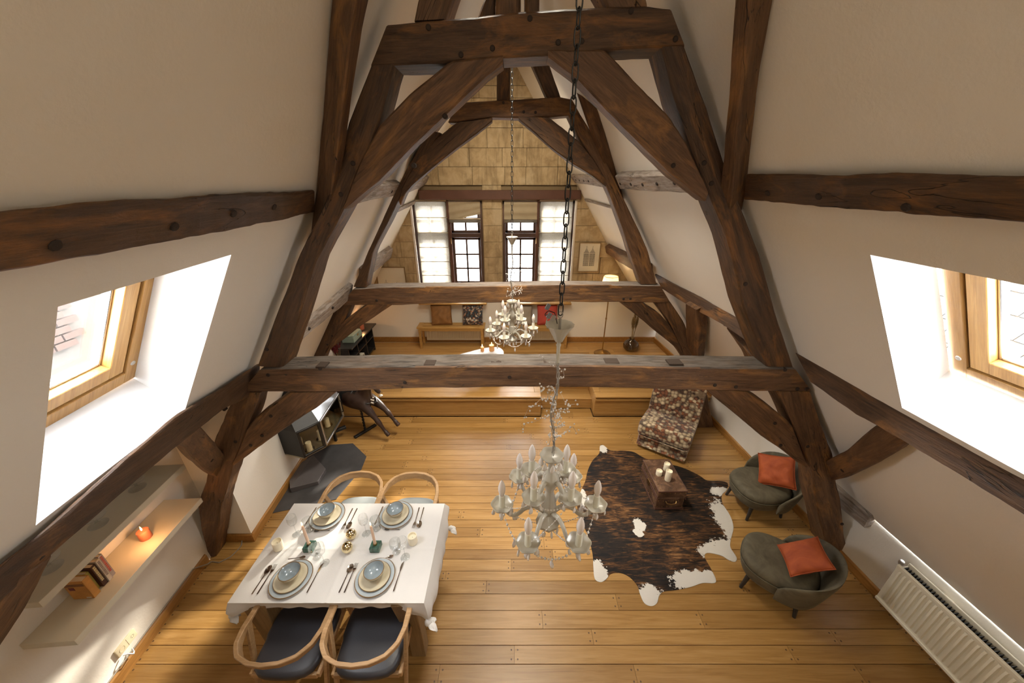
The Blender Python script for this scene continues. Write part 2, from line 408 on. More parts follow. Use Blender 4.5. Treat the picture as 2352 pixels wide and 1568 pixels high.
        if smooth:
            me.polygons.foreach_set('use_smooth', [True]*len(me.polygons))
            me.set_sharp_from_angle(angle=math.radians(ang))
        o = bpy.data.objects.new(name, me); COL.objects.link(o)
        if parent is not None: o.parent = parent
        if world is not None:
            P = WM[parent.name] if parent is not None else Matrix()
            o.matrix_local = P.inverted() @ world; WM[o.name] = world
        else:
            WM[o.name] = WM[parent.name] if parent is not None else Matrix()
        return o
def dup(o, parent=None, mtx=None, label=None, group=None, cat=None):
    c = o.copy(); COL.objects.link(c)
    if parent is not None: c.parent = parent
    if mtx is not None: c.matrix_local = mtx; c.matrix_world = mtx; WM[c.name] = mtx
    else: WM[c.name] = WM[parent.name] @ c.matrix_local if parent is not None else c.matrix_local.copy()
    if label: c['label'] = label
    if group: c['group'] = group
    for ch in [x for x in o.children]: dup(ch, c)
    return c
def TR(x, y, z=0, rz=0): return Matrix.Translation((x, y, z)) @ Matrix.Rotation(rz, 4, 'Z')
def resample(pts, n):
    pts = [Vector(p) for p in pts]; L = [0]
    for a, b in zip(pts, pts[1:]): L.append(L[-1]+(b-a).length)
    out = []
    for i in range(n):
        t = L[-1]*i/(n-1); k = 0
        while k < len(pts)-2 and L[k+1] < t: k += 1
        d = L[k+1]-L[k]; out.append(pts[k].lerp(pts[k+1], 0 if d < 1e-9 else (t-L[k])/d))
    return out
def jit(p, a, s=3.0): return noise.noise_vector(Vector(p)*s)*a + noise.noise_vector(Vector(p)*17)*(a*.38)
def rails(name, A, B, Cc, D, parent, m, pegs=(), n=16, ch=.010, jt=.006, topmat=None, peg_r=.014):
    """a hewn timber lofted along four edge rails (A,B visible face; C opposite B; D opposite A)"""
    n = int(n*1.8)
    A, B, Cc, D = [resample(q, n) for q in (A, B, Cc, D)]
    mb = MB(); secs = []
    for i in range(n):
        q = [A[i], B[i], Cc[i], D[i]]; q = [p+jit(p+Vector((k*5, 0, 0)), jt) for k, p in enumerate(q)]
        sec = []
        for k in range(4):
            p, pr, nx = q[k], q[k-1], q[(k+1) % 4]
            sec += [p+(pr-p).normalized()*min(ch, (pr-p).length*.3), p+(nx-p).normalized()*min(ch, (nx-p).length*.3)]
        secs.append(sec)
    mb.loft(secs)
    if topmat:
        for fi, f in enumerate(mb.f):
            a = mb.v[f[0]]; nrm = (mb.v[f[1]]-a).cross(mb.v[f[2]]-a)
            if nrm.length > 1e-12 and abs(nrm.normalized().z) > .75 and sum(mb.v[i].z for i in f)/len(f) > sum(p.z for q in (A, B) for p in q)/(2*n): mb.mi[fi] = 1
    x = ((A[-1]+B[-1])-(A[0]+B[0])).normalized(); yv = (B[n//2]-A[n//2]); yv = (yv-x*yv.dot(x)).normalized(); zv = x.cross(yv)
    org = (A[0]+B[0]+Cc[0]+D[0])/4
    fr = Matrix((( x.x, yv.x, zv.x, org.x), (x.y, yv.y, zv.y, org.y), (x.z, yv.z, zv.z, org.z), (0, 0, 0, 1)))
    o = mb.build(name, [m, topmat] if topmat else m, parent, world=fr, ang=28)
    for pg in pegs:
        k = MB(); c = Vector(pg); k.lathe([(peg_r, -.02), (peg_r, .004), (peg_r*.8, .007), (.001, .007)], 9)
        nv = (Cc[n//2]-B[n//2]).normalized()
        R = (-nv).to_track_quat('Z', 'X').to_matrix().to_4x4(); k.xf(Matrix.Translation(c) @ R)
        k.build('peg', M['peg'], o, world=Matrix.Translation(c))
    return o
def planar(name, Apx, Bpx, Y, depth, parent, m=None, pegs=(), **kw):
    A = [atY(p, Y) for p in Apx]; B = [atY(p, Y) for p in Bpx]; d = Vector((0, depth, 0))
    return rails(name, A, B, [p+d for p in B], [p+d for p in A], parent, m or M['beam'], [atY(p, Y) for p in pegs], **kw)

# ================================================================ THE SETTING
Y0, Y1 = -1.7, 6.6
# ---- floor: a dark sub-floor and every board a part
fl = struct('floor')
sub = MB(); sub.box((.2, 2.7, -.05), (9.0, 9.2, .04)); sub.build('subfloor', M['gap'], fl)
ub = MB(); ub.box((0, 0, 0), (1, 1, 1)); unit_plank = ub.build('plank', M['floor'], fl, bev=.004)
unit_plank.matrix_local = Matrix.Translation((0, -1.0, -.012)) @ Matrix.Diagonal((6.4, .3, .024, 1))
first_used = [False]; plugs = MB()
def boards(parent, proto, x0, x1, ya, yb, ztop, wmin, wmax, th=.022, lens=(1.3, 2.6), plugrow=None):
    y = ya
    while y < yb-.03:
        w = min(random.uniform(wmin, wmax), yb-y)
        lo, hi = (x0(y+w/2), x1(y+w/2)) if callable(x0) else (x0, x1)
        x = lo - random.uniform(0, 1.2)
        while x < hi:
            l = random.uniform(*lens); a, b = max(x, lo), min(x+l, hi)
            if b-a > .05:
                o = proto.copy(); COL.objects.link(o); o.parent = parent
                o.matrix_local = Matrix.Translation(((a+b)/2, y+w/2, ztop-th/2+random.uniform(-.0006, .0006))) @ Matrix.Diagonal((b-a-.002, w-.0045, th, 1))
                if plugrow is not None:
                    for e in (a+.025, b-.025):
                        for q in (.25, .75):
                            plugrow.lathe([(.0065, -.002), (.0065, .0009), (.0005, .0012)], 7, (e, y+w*q, ztop))
            x += l
        y += w
XW, KL = -2.99, -2.665
def wl(Y, off=XW): return off + SK*(Y-2.35)
def kl(Y): return KL + SK*(Y-2.35)
def kr(Y): return 3.225 + SK*(Y-2.35)
def fl_lo(y): return (wl(y) if y < 2.45 else kl(y))+.004
boards(fl, unit_plank, fl_lo, lambda y: kr(y)-.004, 1.1, 4.56, 0.0, .09, .14, plugrow=plugs)
boards(fl, unit_plank, .46, 1.275, 4.56, 4.79, 0.0, .10, .12)
pl = plugs.build('nail_plug', M['nailplug'], fl); pl['kind'] = 'stuff'
# ---- raised platform with steps
PZ, PY = .37, 4.575
plat = thing('platform', 'raised oak floor stage with two steps cut into its front edge', 'platform', (-.7, PY, 0))
def pw(mb, *a, **k): return mb
x_l, x_a, x_b, x_r = -2.825, .45, 1.285, 3.055
def wbuild(mb, name, m, parent, bev=0, **k):      # world verts, object axes aligned to the world
    c = sum(mb.v, Vector())/len(mb.v); return mb.build(name, m, parent, world=Matrix.Translation(c), bev=bev, **k)
for a, b in ((x_l, x_a), (x_b, x_r)):
    wbuild(MB().box(((a+b)/2, PY+.02, .165), (b-a, .03, .33)), 'front_panel', M['plat'], plat, .003)
    wbuild(MB().box(((a+b)/2, PY+.012, .03), (b-a, .02, .06)), 'plinth_strip', M['plat'], plat, .003)
    wbuild(MB().box(((a+b)/2, PY-.006, .305), (b-a, .012, .03)), 'moulding', M['plat'], plat, .003)
    wbuild(MB().box(((a+b)/2, PY+.055, PZ-.012), (b-a, .14, .026)), 'nosing', M['plat'], plat, .006)
for x in (x_a, x_b):
    s = -1 if x == x_a else 1
    wbuild(MB().box((x+s*.015, PY+.27, .175), (.03, .5, .35)), 'side_panel', M['plat'], plat, .003)
    wbuild(MB().box((x+s*.05, PY+.326, PZ-.012), (.10, .392, .026)), 'side_nosing', M['plat'], plat, .005)
wbuild(MB().box(((x_a+x_b)/2, 4.80, .085), (x_b-x_a, .02, .17)), 'step_riser', M['plat'], plat, .002)
wbuild(MB().box(((x_a+x_b)/2, 4.935, .176), (x_b-x_a, .30, .024)), 'step_tread', M['plat'], plat, .005)
wbuild(MB().box(((x_a+x_b)/2, 5.09, .26), (x_b-x_a, .02, .17)), 'step_riser', M['plat'], plat, .002)
up = MB().box((0, 0, 0), (1, 1, 1)).build('plank', M['plat'], plat, bev=.004)
up.matrix_local = Matrix.Translation((.7+(x_a+x_b)/2, 5.12-PY, PZ-.012)) @ Matrix.Diagonal((x_b-x_a, .07, .022, 1))
PLO = lambda y: kl(y+PY)+.005+.7
PHI = lambda y: kr(y+PY)-.005+.7
def pboards(x0, x1, ya, yb): boards(plat, up, x0, x1, ya-PY, yb-PY, PZ-.001, .10, .14, lens=(1.6, 3.2))
pboards(PLO, lambda y: x_a-.1+.7, PY+.125, 5.085); pboards(lambda y: x_b+.1+.7, PHI, PY+.125, 5.085); pboards(PLO, PHI, 5.155, 6.555)
for a, b in ((-2.86, x_a), (x_b, 3.02)): wbuild(MB().box(((a+b)/2, 5.12, PZ-.012), (b-a, .068, .022)), 'plank', M['plat'], plat, .003)
wbuild(MB().box((.05, 5.82, .3), (5.72, 1.36, .04)), 'deck', M['gap'], plat)
wbuild(MB().box((x_l/2+x_a/2-.03, 4.88, .3), (x_a-x_l-.1, .48, .04)), 'deck', M['gap'], plat)
wbuild(MB().box((x_r/2+x_b/2+.03, 4.88, .3), (x_r-x_b-.1, .48, .04)), 'deck', M['gap'], plat)

# ---- walls, sloping ceiling
def quad(mb, *p): mb.add(p, [tuple(range(len(p)))]); return mb
def sdef(name, mb, m, **k):
    o = mb.build(name, m, None, **k); return setp(o, kind='structure')
HL = (.94, 1.69, 2.19, 3.075); HR = (.86, 1.607, 2.262, 3.09)      # skylight holes: Y0,Y1,z0,z1
YS = [Y0, .2, 1.2, 2.47, 3.5, 4.6, 5.6, 6.75]
ce = MB()
def slope(fn, hole, zbot, zmid, ya, yb):
    zs = [zbot] + ([zmid] if zmid else []) + [hole[2], hole[3], 5.4]
    ys = sorted(set([ya, yb, hole[0], hole[1]])) if ya < hole[0] else [ya, yb]
    for i in range(len(ys)-1):
        for j in range(len(zs)-1):
            if ys[i] == hole[0] and zs[j] == hole[2]: continue
            quad(ce, fn(ys[i], zs[j]), fn(ys[i+1], zs[j]), fn(ys[i+1], zs[j+1]), fn(ys[i], zs[j+1]))
slope(LS, HL, 1.93, None, Y0, 2.47)
slope(LS, HL, 1.0, None, 2.47, 6.75)
slope(RS, HR, .645, 2.1, Y0, 2.47)
slope(RS, HR, .645, 2.1, 2.47, 6.75)
quad(ce, Vector((wl(Y0), Y0, 1.62)), Vector((wl(2.47), 2.47, 1.62)), LS(2.47, 1.93), LS(Y0, 1.93))
sdef('ceiling', ce, M['plaster'], smooth=False)
wlm = MB()
quad(wlm, Vector((wl(Y0), Y0, 0)), Vector((wl(2.47), 2.47, 0)), Vector((wl(2.47), 2.47, 1.62)), Vector((wl(Y0), Y0, 1.62)))
quad(wlm, Vector((wl(2.47), 2.47, 0)), Vector((kl(2.47), 2.47, 0)), Vector((kl(2.47), 2.47, 1.046)), Vector((wl(2.47), 2.47, 1.046)))
quad(wlm, Vector((wl(2.47), 2.47, 1.046)), Vector((kl(2.47), 2.47, 1.046)), LS(2.47, 1.93), Vector((wl(2.47), 2.47, 1.62)))
quad(wlm, Vector((kl(2.47), 2.47, 0)), Vector((kl(6.75), 6.75, 0)), Vector((kl(6.75), 6.75, 1.046)), Vector((kl(2.47), 2.47, 1.046)))
sdef('wall_left', wlm, M['plaster'], smooth=False)
wrm = MB(); quad(wrm, Vector((kr(Y0), Y0, 0)), Vector((kr(6.75), 6.75, 0)), Vector((kr(6.75), 6.75, .645)), Vector((kr(Y0), Y0, .645)))
sdef('wall_right', wrm, M['plaster'], smooth=False)
wf = MB(); quad(wf, Vector((-3.4, Y0, -.1)), Vector((3.9, Y0, -.1)), Vector((3.9, Y0, 5.6)), Vector((-3.4, Y0, 5.6)))
sdef('wall_front', wf, M['plaster'], smooth=False)
# near floor behind the boards, below the photographer
sdef('floor_near', MB().box((.2, -.3, -.02), (7.6, 2.8, .04)), M['floor'])
# ---- baseboards
def bboard(name, pts, z0=0, h=.10, t=.018, nrm=(1, 0)):
    mb = MB()
    for (a, b) in zip(pts, pts[1:]):
        a, b = Vector((*a, 0)), Vector((*b, 0)); d = (b-a).normalized(); n = Vector((-d.y, d.x, 0))*(1 if nrm[0] > 0 else -1)
        secs = [[p, p+n*t, p+n*t+Vector((0, 0, h*.88)), p+n*(t*.5)+Vector((0, 0, h)), p+Vector((0, 0, h))] for p in (a, b)]
        for q in secs:
            for v in q: v.z += z0
        mb.loft(secs)
    return sdef(name, mb, M['baseboard'], ang=20)
bboard('baseboard_left', [(wl(2.25), 2.25), (wl(-.5), -.5)])
bboard('baseboard_left_return', [(kl(2.47)+.02, 2.47), (wl(2.47), 2.47)])
bboard('baseboard_left_far', [(kl(PY), PY), (kl(2.45), 2.45)])
bboard('baseboard_right', [(kr(-.5), -.5), (kr(PY), PY)])
bboard('baseboard_platform_left', [(kl(6.6), 6.6), (kl(PY), PY)], PZ)
bboard('baseboard_platform_right', [(kr(PY), PY), (kr(6.6), 6.6)], PZ)
bboard('baseboard_back', [(kr(6.6), 6.585), (kl(6.6), 6.585)], PZ, h=.115)

# ---- gable wall of stone with two windows
GY = 6.585; WY = 6.64
def px_x(px, py, Y): return atY((px, py), Y).x
wins = [dict(n='window_1', x0=px_x(947, 470, WY), x1=px_x(1110, 560, WY), xm=px_x(1031, 520, WY)),
        dict(n='window_2', x0=px_x(1155, 560, WY), x1=px_x(1320, 470, WY), xm=px_x(1236, 520, WY))]
WZ0, WZ1 = 1.235, 3.06
wb = struct('wall_back')
holes = [(w['x0'], w['x1']) for w in wins]
mb = MB()
for a, b in ((-3.4, holes[0][0]), (holes[0][1], holes[1][0]), (holes[1][1], 3.4)): mb.box(((a+b)/2, 6.80, 3.0), (b-a, .36, 6.6))
for a, b in holes: mb.box(((a+b)/2, 6.80, WZ0/2-.15), (b-a, .36, WZ0+.3)); mb.box(((a+b)/2, 6.80, (WZ1+6.3)/2), (b-a, .36, 6.3-WZ1))
mb.build('masonry', M['mortar'], wb, smooth=False)
mb = MB(); mb.box((0, GY+.015, .62), (6.4, .05, 1.24)); mb.build('plaster_dado', M['plaster'], wb, smooth=False)
su = MB().box((0, 0, 0), (1, 1, 1)); stone_proto = None
zc = 1.245; sn = 0
while zc < 5.4:
    h = random.choice((.2, .23, .26, .27, .28, .3)) if zc < WZ1 else random.choice((.16, .2, .24, .28))
    if zc < WZ1+.16 and zc+h > WZ1+.16: h = max(.12, WZ1+.16-zc)
    half = (5.4-zc)/1.58+.12; c = cx(GY)
    lo, hi = c-half, c+half
    spans = [(lo, hi)] if zc >= WZ1+.15 else [(lo, holes[0][0]-.015), (holes[0][1]+.015, holes[1][0]-.015), (holes[1][1]+.015, hi)]
    for a, b in spans:
        x = a
        while x < b-.02:
            l = random.uniform(.32, .62)
            if b-a < .6: l = b-a
            e = min(x+l, b)
            if b-e < .14: e = b
            if e-x > .04 and sn < 290:
                T = Matrix.Translation(((x+e)/2, GY+.02+random.uniform(-.003, .004), zc+h/2)) @ Matrix.Diagonal((e-x-.006, .06, h-.006, 1))
                if stone_proto is None:
                    stone_proto = su.build('stone', M['stone'], wb, bev=.012); o = stone_proto
                else:
                    o = stone_proto.copy(); COL.objects.link(o); o.parent = wb
                o.matrix_local = T; sn += 1
            x = e
    zc += h
# lintel across both windows
a, b = atY((962, 445), 6.53), atY((1334, 445), 6.53)
sdef('trim_1', MB().box(((a.x+b.x)/2, 6.55, 3.155), (b.x-a.x, .10, .15)), M['lintel'], bev=.008)
def window(w, blind_left, idx):
    o = struct(w['n']); x0, x1, xm = w['x0'], w['x1'], w['xm']; Yf = WY+.04
    fr = MB()
    for xx in (x0+.025, x1-.025): fr.box((xx, Yf, (WZ0+WZ1)/2), (.05, .10, WZ1-WZ0))
    fr.box(((x0+x1)/2, Yf, WZ1-.025), (x1-x0, .10, .05)); fr.box(((x0+x1)/2, Yf, WZ0+.03), (x1-x0, .10, .06))
    fr.build('window_frame', M['frame_dark'], o, bev=.005)
    MB().box((xm, Yf-.02, (WZ0+WZ1)/2), (.085, .12, WZ1-WZ0)).build('mullion', M['lintel'], o, bev=.006)
    ztr = 2.47
    MB().box(((x0+x1)/2, Yf-.01, ztr), (x1-x0-.1, .11, .075)).build('transom', M['frame_dark'], o, bev=.006)
    for a, b in ((x0+.05, xm-.04), (xm+.04, x1-.05)):
        for z0, z1, rows in ((WZ0+.06, ztr-.04, 4), (ztr+.04, WZ1-.05, 2)):
            sash = MB(); t = .045
            for xx in (a+t/2, b-t/2): sash.box((xx, Yf+.01, (z0+z1)/2), (t, .05, z1-z0))
            for zz in (z0+t/2, z1-t/2): sash.box(((a+b)/2, Yf+.01, zz), (b-a, .05, t))
            s = sash.build('sash', M['frame_dark'], o, bev=.004)
            bars = MB(); bars.box(((a+b)/2, Yf+.01, (z0+z1)/2), (.030, .04, z1-z0-2*t))
            for k in range(1, rows): bars.box(((a+b)/2, Yf+.01, z0+t+(z1-z0-2*t)*k/rows), (b-a-2*t, .04, .030))
            bars.build('glazing_bar', M['frame_dark'], s)
            for k in range(rows):
                za, zb = z0+t+(z1-z0-2*t)*k/rows, z0+t+(z1-z0-2*t)*(k+1)/rows
                for c0, c1 in ((a+t, (a+b)/2), ((a+b)/2, b-t)):
                    MB().box(((c0+c1)/2, Yf+.015, (za+zb)/2), (c1-c0-.012, .004, zb-za-.012)).build('pane', M['pane'], s, smooth=False)
    hx = xm + (.03 if blind_left else -.03)
    for z in (1.42, 2.38): MB().tube([(hx, Yf-.085, z-.05), (hx, Yf-.10, z), (hx, Yf-.085, z+.05)], .007, 6).build('window_catch', M['brass'], o)
    MB().box(((x0+x1)/2, GY-.05, WZ0-.012), (x1-x0+.08, .18, .028)).build('sill', M['benchwood'], o, bev=.006)
    rv = MB()
    xe = x0-.012 if blind_left else x1+.012
    rv.box((xe, GY-.016, (WZ0+WZ1)/2), (.035, .02, WZ1-WZ0)); rv.build('jamb_strip', M['plaster'], o)
    return o
window(wins[0], True, 1); window(wins[1], False, 2)
def sheer_blind(x0, x1, label):
    t = thing('sheer_roman_blind', label, 'blind', ((x0+x1)/2, WY-.045, WZ1), group=None)
    n = 7; z1 = WZ1-.02; z0 = WZ0-.005; hx = (x1-x0)/2
    for k in range(n):
        za = z1-(z1-z0)*k/n-WZ1; zb = z1-(z1-z0)*(k+1)/n-WZ1
        def fn(u, v, za=za, zb=zb):
            return Vector((-hx+2*hx*u, -.012*math.sin(PI*v)+.003*math.sin(9*u+k), za+(zb-za)*v))
        MB().grid(fn, 14, 6).build('blind_panel', M['sheer'], t)
        MB().tube([(-hx, -.006, zb), (hx, -.006, zb)], .006, 6).build('batten', M['linen_grey'], t)
    MB().box((0, 0, .0), (2*hx, .03, .03)).build('headrail', M['linen_grey'], t)
w1, w2 = wins
sheer_blind(w1['x0']+.05, w1['xm']-.01, 'sheer white roman blind let fully down over the left half of the left gable window')
sheer_blind(w2['xm']+.01, w2['x1']-.04, 'sheer white roman blind let fully down over the right half of the right gable window')
def raised_blind(x0, x1, skew, label):
    hx = (x1-x0)/2; t = thing('roman_blind', label, 'blind', ((x0+x1)/2, WY-.05, WZ1))
    def fn(u, v):
        sk = skew*max(0, (u-.15))*v*.11
        return Vector((-hx+2*hx*u, -.01-.03*math.sin(v*PI*1.0)*v-.01*math.sin(v*14+u*3*skew), -.015-.30*v+sk))
    MB().grid(fn, 18, 14).build('blind_cloth', M['linen_grey'], t)
    for k, dz in enumerate((-.30, -.325, -.35)):
        def f2(u, v, dz=dz, k=k):
            a = 2*PI*v; return Vector((-hx+2*hx*u, -.03+.022*math.cos(a), dz+.013*math.sin(a)))
        MB().grid(f2, 6, 8).build('blind_fold', M['linen_grey'] if k < 1 else M['sheer'], t)
raised_blind(w1['xm']+.03, w1['x1']-.03, 1.0, 'linen roman blind drawn up crookedly over the inner half of the left gable window')
raised_blind(w2['x0']+.03, w2['xm']-.03, 0.0, 'linen roman blind drawn up evenly over the inner half of the right gable window')

# ---- skylights: white reveals, pine frames, panes
def skylight(name, fn, hole, side):
    o = struct(name); ya, yb, z0, z1 = hole; out = -.31
    nn = NL if side < 0 else NR
    P = lambda Y, z, d=0: fn(Y, z) + nn*d
    # inner ring (room side) and outer ring (at the frame); lower reveal drops a little, sides square
    inn = [P(ya, z0), P(yb, z0), P(yb, z1), P(ya, z1)]
    yo0, yo1 = ya-.05, yb+.05
    def Q(Y, z, d): return fn(Y, z) + nn*d
    outp = [Q(yo0, z0+.03, out), Q(yo1, z0+.03, out), Q(yo1, z1-.02, out), Q(yo0, z1-.02, out)]
    rv = MB()
    for i in range(4): quad(rv, inn[i], inn[(i+1) % 4], outp[(i+1) % 4], outp[i])
    rv.build('reveal', M['white'], o, smooth=False)
    e1 = (outp[1]-outp[0]); e2 = (outp[3]-outp[0]); ux, uy = e1.normalized(), e2.normalized()
    L1, L2 = e1.length, e2.length
    R = Matrix((( ux.x, uy.x, -nn.x, outp[0].x), (ux.y, uy.y, -nn.y, outp[0].y), (ux.z, uy.z, -nn.z, outp[0].z), (0, 0, 0, 1)))
    def ring(a, t, zz, dz, nm, m, par=o):
        mbx = MB()
        mbx.box((a+t/2, L2/2, zz), (t, L2-2*a, dz)); mbx.box((L1-a-t/2, L2/2, zz), (t, L2-2*a, dz))
        mbx.box((L1/2, a+t/2, zz), (L1-2*a-2*t, t, dz)); mbx.box((L1/2, L2-a-t/2, zz), (L1-2*a-2*t, t, dz))
        mbx.xf(R); return mbx.build(nm, m, par, world=R, bev=.003)
    fr_ = ring(-.01, .075, .035, .07, 'window_frame', M['pine'])
    ring(.064, .013, .055, .05, 'frame_seal', M['gap'])
    sa = ring(.076, .077, .042, .07, 'sash', M['pine'])
    ring(.153, .012, .07, .04, 'glazing_seal', M['steel'], sa)
    g = MB().box((L1/2, L2/2, .075), (L1-.31, L2-.31, .005)); g.xf(R); g.build('pane', M['pane'], sa, world=R, smooth=False)
    lk = MB(); lk.lathe([(.014, 0), (.012, .004), (.0005, .005)], 12); lk.xf(R @ Matrix.Translation((L1-.035, .12, 0)) @ Matrix.Rotation(PI, 4, 'X'))
    lk.build('lock_button', M['steel'], o, world=R)
    return R, L1, L2
skylight('window_3', LS, HL, -1); skylight('window_4', RS, HR, 1)

# ---- what stands outside
bw = thing('neighbour_wall', 'washed out brick party wall outside the left skylight', 'wall', (-5.2, 2.2, 1.75))
pr = None; k = 0
MB().box((-.07, .3, -.2), (.1, 5.2, 2.9)).build('backing', M['outmortar'], bw, smooth=False)
for r in range(16):
    for c in range(13):
        y = -1.3+.235*c+(.117 if r % 2 else 0); z = -.1+.085*r
        T = Matrix.Translation((0, y, z)) @ Matrix.Diagonal((.06, .215, .068, 1))
        if pr is None: pr = MB().box((0, 0, 0), (1, 1, 1)).build('brick', M['brick'], bw, smooth=False); o = pr
        else: o = pr.copy(); COL.objects.link(o); o.parent = bw
        o.matrix_local = T
rt = thing('neighbour_roof', 'pale tiled roof seen through the right skylight', 'roof', (5.1, 2.0, 1.1)); pr = None
rt_rot = Matrix.Rotation(math.radians(-52), 4, 'Y')
MB().box((-.0, .4, .0), (2.6, 5.4, .03)).xf(Matrix.Translation((.25, 0, .45)) @ rt_rot).build('roof_deck', M['facwin'], rt, smooth=False)
for r in range(9):
    for c in range(13):
        T = Matrix.Translation((.25, 0, .45)) @ rt_rot @ Matrix.Translation((-1.2+.27*r, -1.9+.36*c+(.18 if r % 2 else 0), .03)) @ Matrix.Rotation(math.radians(3), 4, 'Y') @ Matrix.Diagonal((.29, .35, .02, 1))
        if pr is None: pr = MB().box((0, 0, 0), (1, 1, 1)).build('roof_tile', M['slatewhite'], rt, smooth=False); o = pr
        else: o = pr.copy(); COL.objects.link(o); o.parent = rt
        o.matrix_local = T
fa = thing('street_facade', 'pale building across the street seen through the gable windows', 'building', (0, 19, -9))
MB().box((0, .5, 6), (30, 1, 12.4)).build('wall', M['facade'], fa, smooth=False)
for r in range(4):
    for c in range(9):
        MB().box((-10.4+2.6*c, -.02, 1.6+2.9*r), (1.1, .1, 1.7)).build('window', M['facwin'], fa, smooth=False)

# daylight portals in the openings
def portal(c, n, sx, sy):
    L = bpy.data.lights.new('daylight_portal', 'AREA'); L.shape = 'RECTANGLE'; L.size = sx; L.size_y = sy; L.cycles.is_portal = True
    o = bpy.data.objects.new('daylight_portal', L); COL.objects.link(o); o.location = c; o.rotation_euler = Vector(n).to_track_quat('-Z', 'Y').to_euler()
for w in wins: portal(((w['x0']+w['x1'])/2, WY+.16, (WZ0+WZ1)/2), (0, -1, 0), w['x1']-w['x0'], WZ1-WZ0)
portal(LS(1.32, 2.87, -.5), NL, 1.0, 1.1); portal(RS(1.24, 2.9, -.5), NR, 1.0, 1.1)
# ================================================================ ROOF TIMBERS
T1, T2 = 2.29, 4.30
t1 = thing('roof_truss', 'nearest dark oak roof truss spanning the room above the dining table', 'roof truss', (.1, T1, 0))
planar('tie_beam', [(600, 847), (760, 843), (1000, 841), (1300, 838), (1500, 843), (1723, 845), (1826, 845)], [(552, 900), (768, 900), (1000, 891), (1250, 889), (1450, 892), (1678, 898), (1865, 900)], T1-.02, .2, t1, M['beam_red'],
       [(616, 861), (735, 846), (1642, 884), (1690, 888), (1832, 893), (1853, 893), (1803, 849), (1170, 866), (930, 878)], n=26, topmat=M['beam_top'])
for k, (x, w, y, Yt) in enumerate([(741, 22, 837, 2.36), (988, 26, 833, 2.38), (1140, 26, 828, 2.40), (1262, 30, 829, 2.39), (1404, 34, 829, 2.39), (1549, 34, 831, 2.38)]):
    zt = atY((1000, 841), T1-.02).z; c = atZ((x, y), zt); mb = MB().box((c.x, c.y, zt-.002), (w*.0031, .08, .014)); mb.build('mortise', M['gap'], bpy.data.objects['tie_beam'], world=Matrix.Translation(c), bev=.002)
planar('collar_beam', [(889, 56), (1024, 44), (1170, 31), (1300, 19), (1401, 14), (1487, 11), (1540, 18)], [(851, 152), (1000, 147), (1156, 133), (1257, 129), (1400, 115), (1500, 109), (1573, 107)], T1, .2, t1, None,
       [(984, 63), (1217, 43), (1059, 126), (1131, 111), (1282, 98), (1336, 95), (1449, 26), (1551, 90)], n=22)
planar('principal_rafter', [(851, 150), (800, 287), (765, 420), (720, 520), (682, 600), (636, 715), (592, 840)], [(907, 147), (872, 275), (830, 400), (780, 500), (725, 600), (690, 715), (649, 846)], T1+.005, .2, t1, None, [(811, 375), (783, 446), (613, 802)], n=20)
planar('principal_rafter', [(1573, 105), (1625, 250), (1659, 364), (1700, 470), (1743, 582), (1786, 729), (1823, 843)], [(1519, 107), (1550, 230), (1592, 350), (1632, 450), (1668, 536), (1707, 700), (1760, 840)], T1+.005, .2, t1, None, [(1617, 374), (1634, 421), (1712, 652)], n=20)
planar('arched_brace', [(1155, 126), (1034, 142), (944, 212), (872, 287), (830, 365), (786, 475)], [(1156, 146), (1116, 175), (1044, 244), (958, 324), (872, 413), (792, 480)], T1-.008, .14, t1, M['beam_red'], [(1022, 267), (950, 380)], n=20)
planar('arched_brace', [(1259, 110), (1392, 113), (1458, 186), (1539, 267), (1579, 330), (1628, 440)], [(1259, 131), (1323, 178), (1372, 230), (1452, 310), (1545, 402), (1622, 462)], T1-.008, .14, t1, M['beam_red'], [(1546, 380)], n=20)
planar('post', [(541, 901), (515, 950), (492, 1010), (480, 1060), (474, 1100), (452, 1165), (460, 1215), (476, 1282)], [(597, 901), (580, 950), (562, 1000), (540, 1055), (524, 1110), (506, 1170), (500, 1220), (493, 1284)], T1, .16, t1, M['beam_red'], [(541, 1014), (515, 940)], n=22, jt=.012)
planar('post', [(1862, 898), (1888, 979), (1912, 1040), (1921, 1100), (1933, 1165), (1940, 1220), (1948, 1272)], [(1788, 899), (1821, 970), (1845, 1035), (1868, 1085), (1871, 1136), (1884, 1194), (1897, 1262)], T1, .2, t1, M['beam_red'], [(1852, 893), (1855, 1025), (1934, 1203)], n=20, jt=.009)
planar('knee_brace', [(665, 901), (620, 935), (588, 958), (563, 990), (545, 1035), (533, 1062)], [(772, 900), (725, 938), (680, 967), (636, 997), (590, 1030), (537, 1070)], T1-.008, .15, t1, M['beam_red'], [(602, 1000), (576, 1022), (622, 955)], n=18)
planar('knee_brace', [(1714, 899), (1768, 935), (1804, 962), (1821, 979), (1844, 1037), (1855, 1066)], [(1622, 895), (1701, 962), (1750, 1002), (1795, 1033), (1830, 1060), (1853, 1074)], T1-.008, .15, t1, M['beam_red'], [(1780, 972), (1793, 1022)], n=18)
planar('king_post', [(1139, -70), (1139, 34)], [(1197, -70), (1197, 34)], T1+.05, .12, t1, M['beam_red'], n=6)
planar('king_post', [(1205, -70), (1206, 30)], [(1241, -70), (1240, 28)], T1+.02, .12, t1, None, n=6)
planar('upper_rafter', [(985, -70), (960, 0), (950, 48)], [(1062, -70), (1038, 0), (1022, 46)], T1+.03, .16, t1, M['beam_red'], n=8)
planar('upper_rafter', [(1345, -80), (1388, 0), (1395, 16)], [(1440, -80), (1488, 0), (1490, 14)], T1+.03, .16, t1, M['beam_red'], n=8)
planar('upper_strut', [(1130, -40), (1111, 0), (1096, 40)], [(1150, -40), (1137, 0), (1137, 36)], T1+.12, .08, t1, None, n=6)

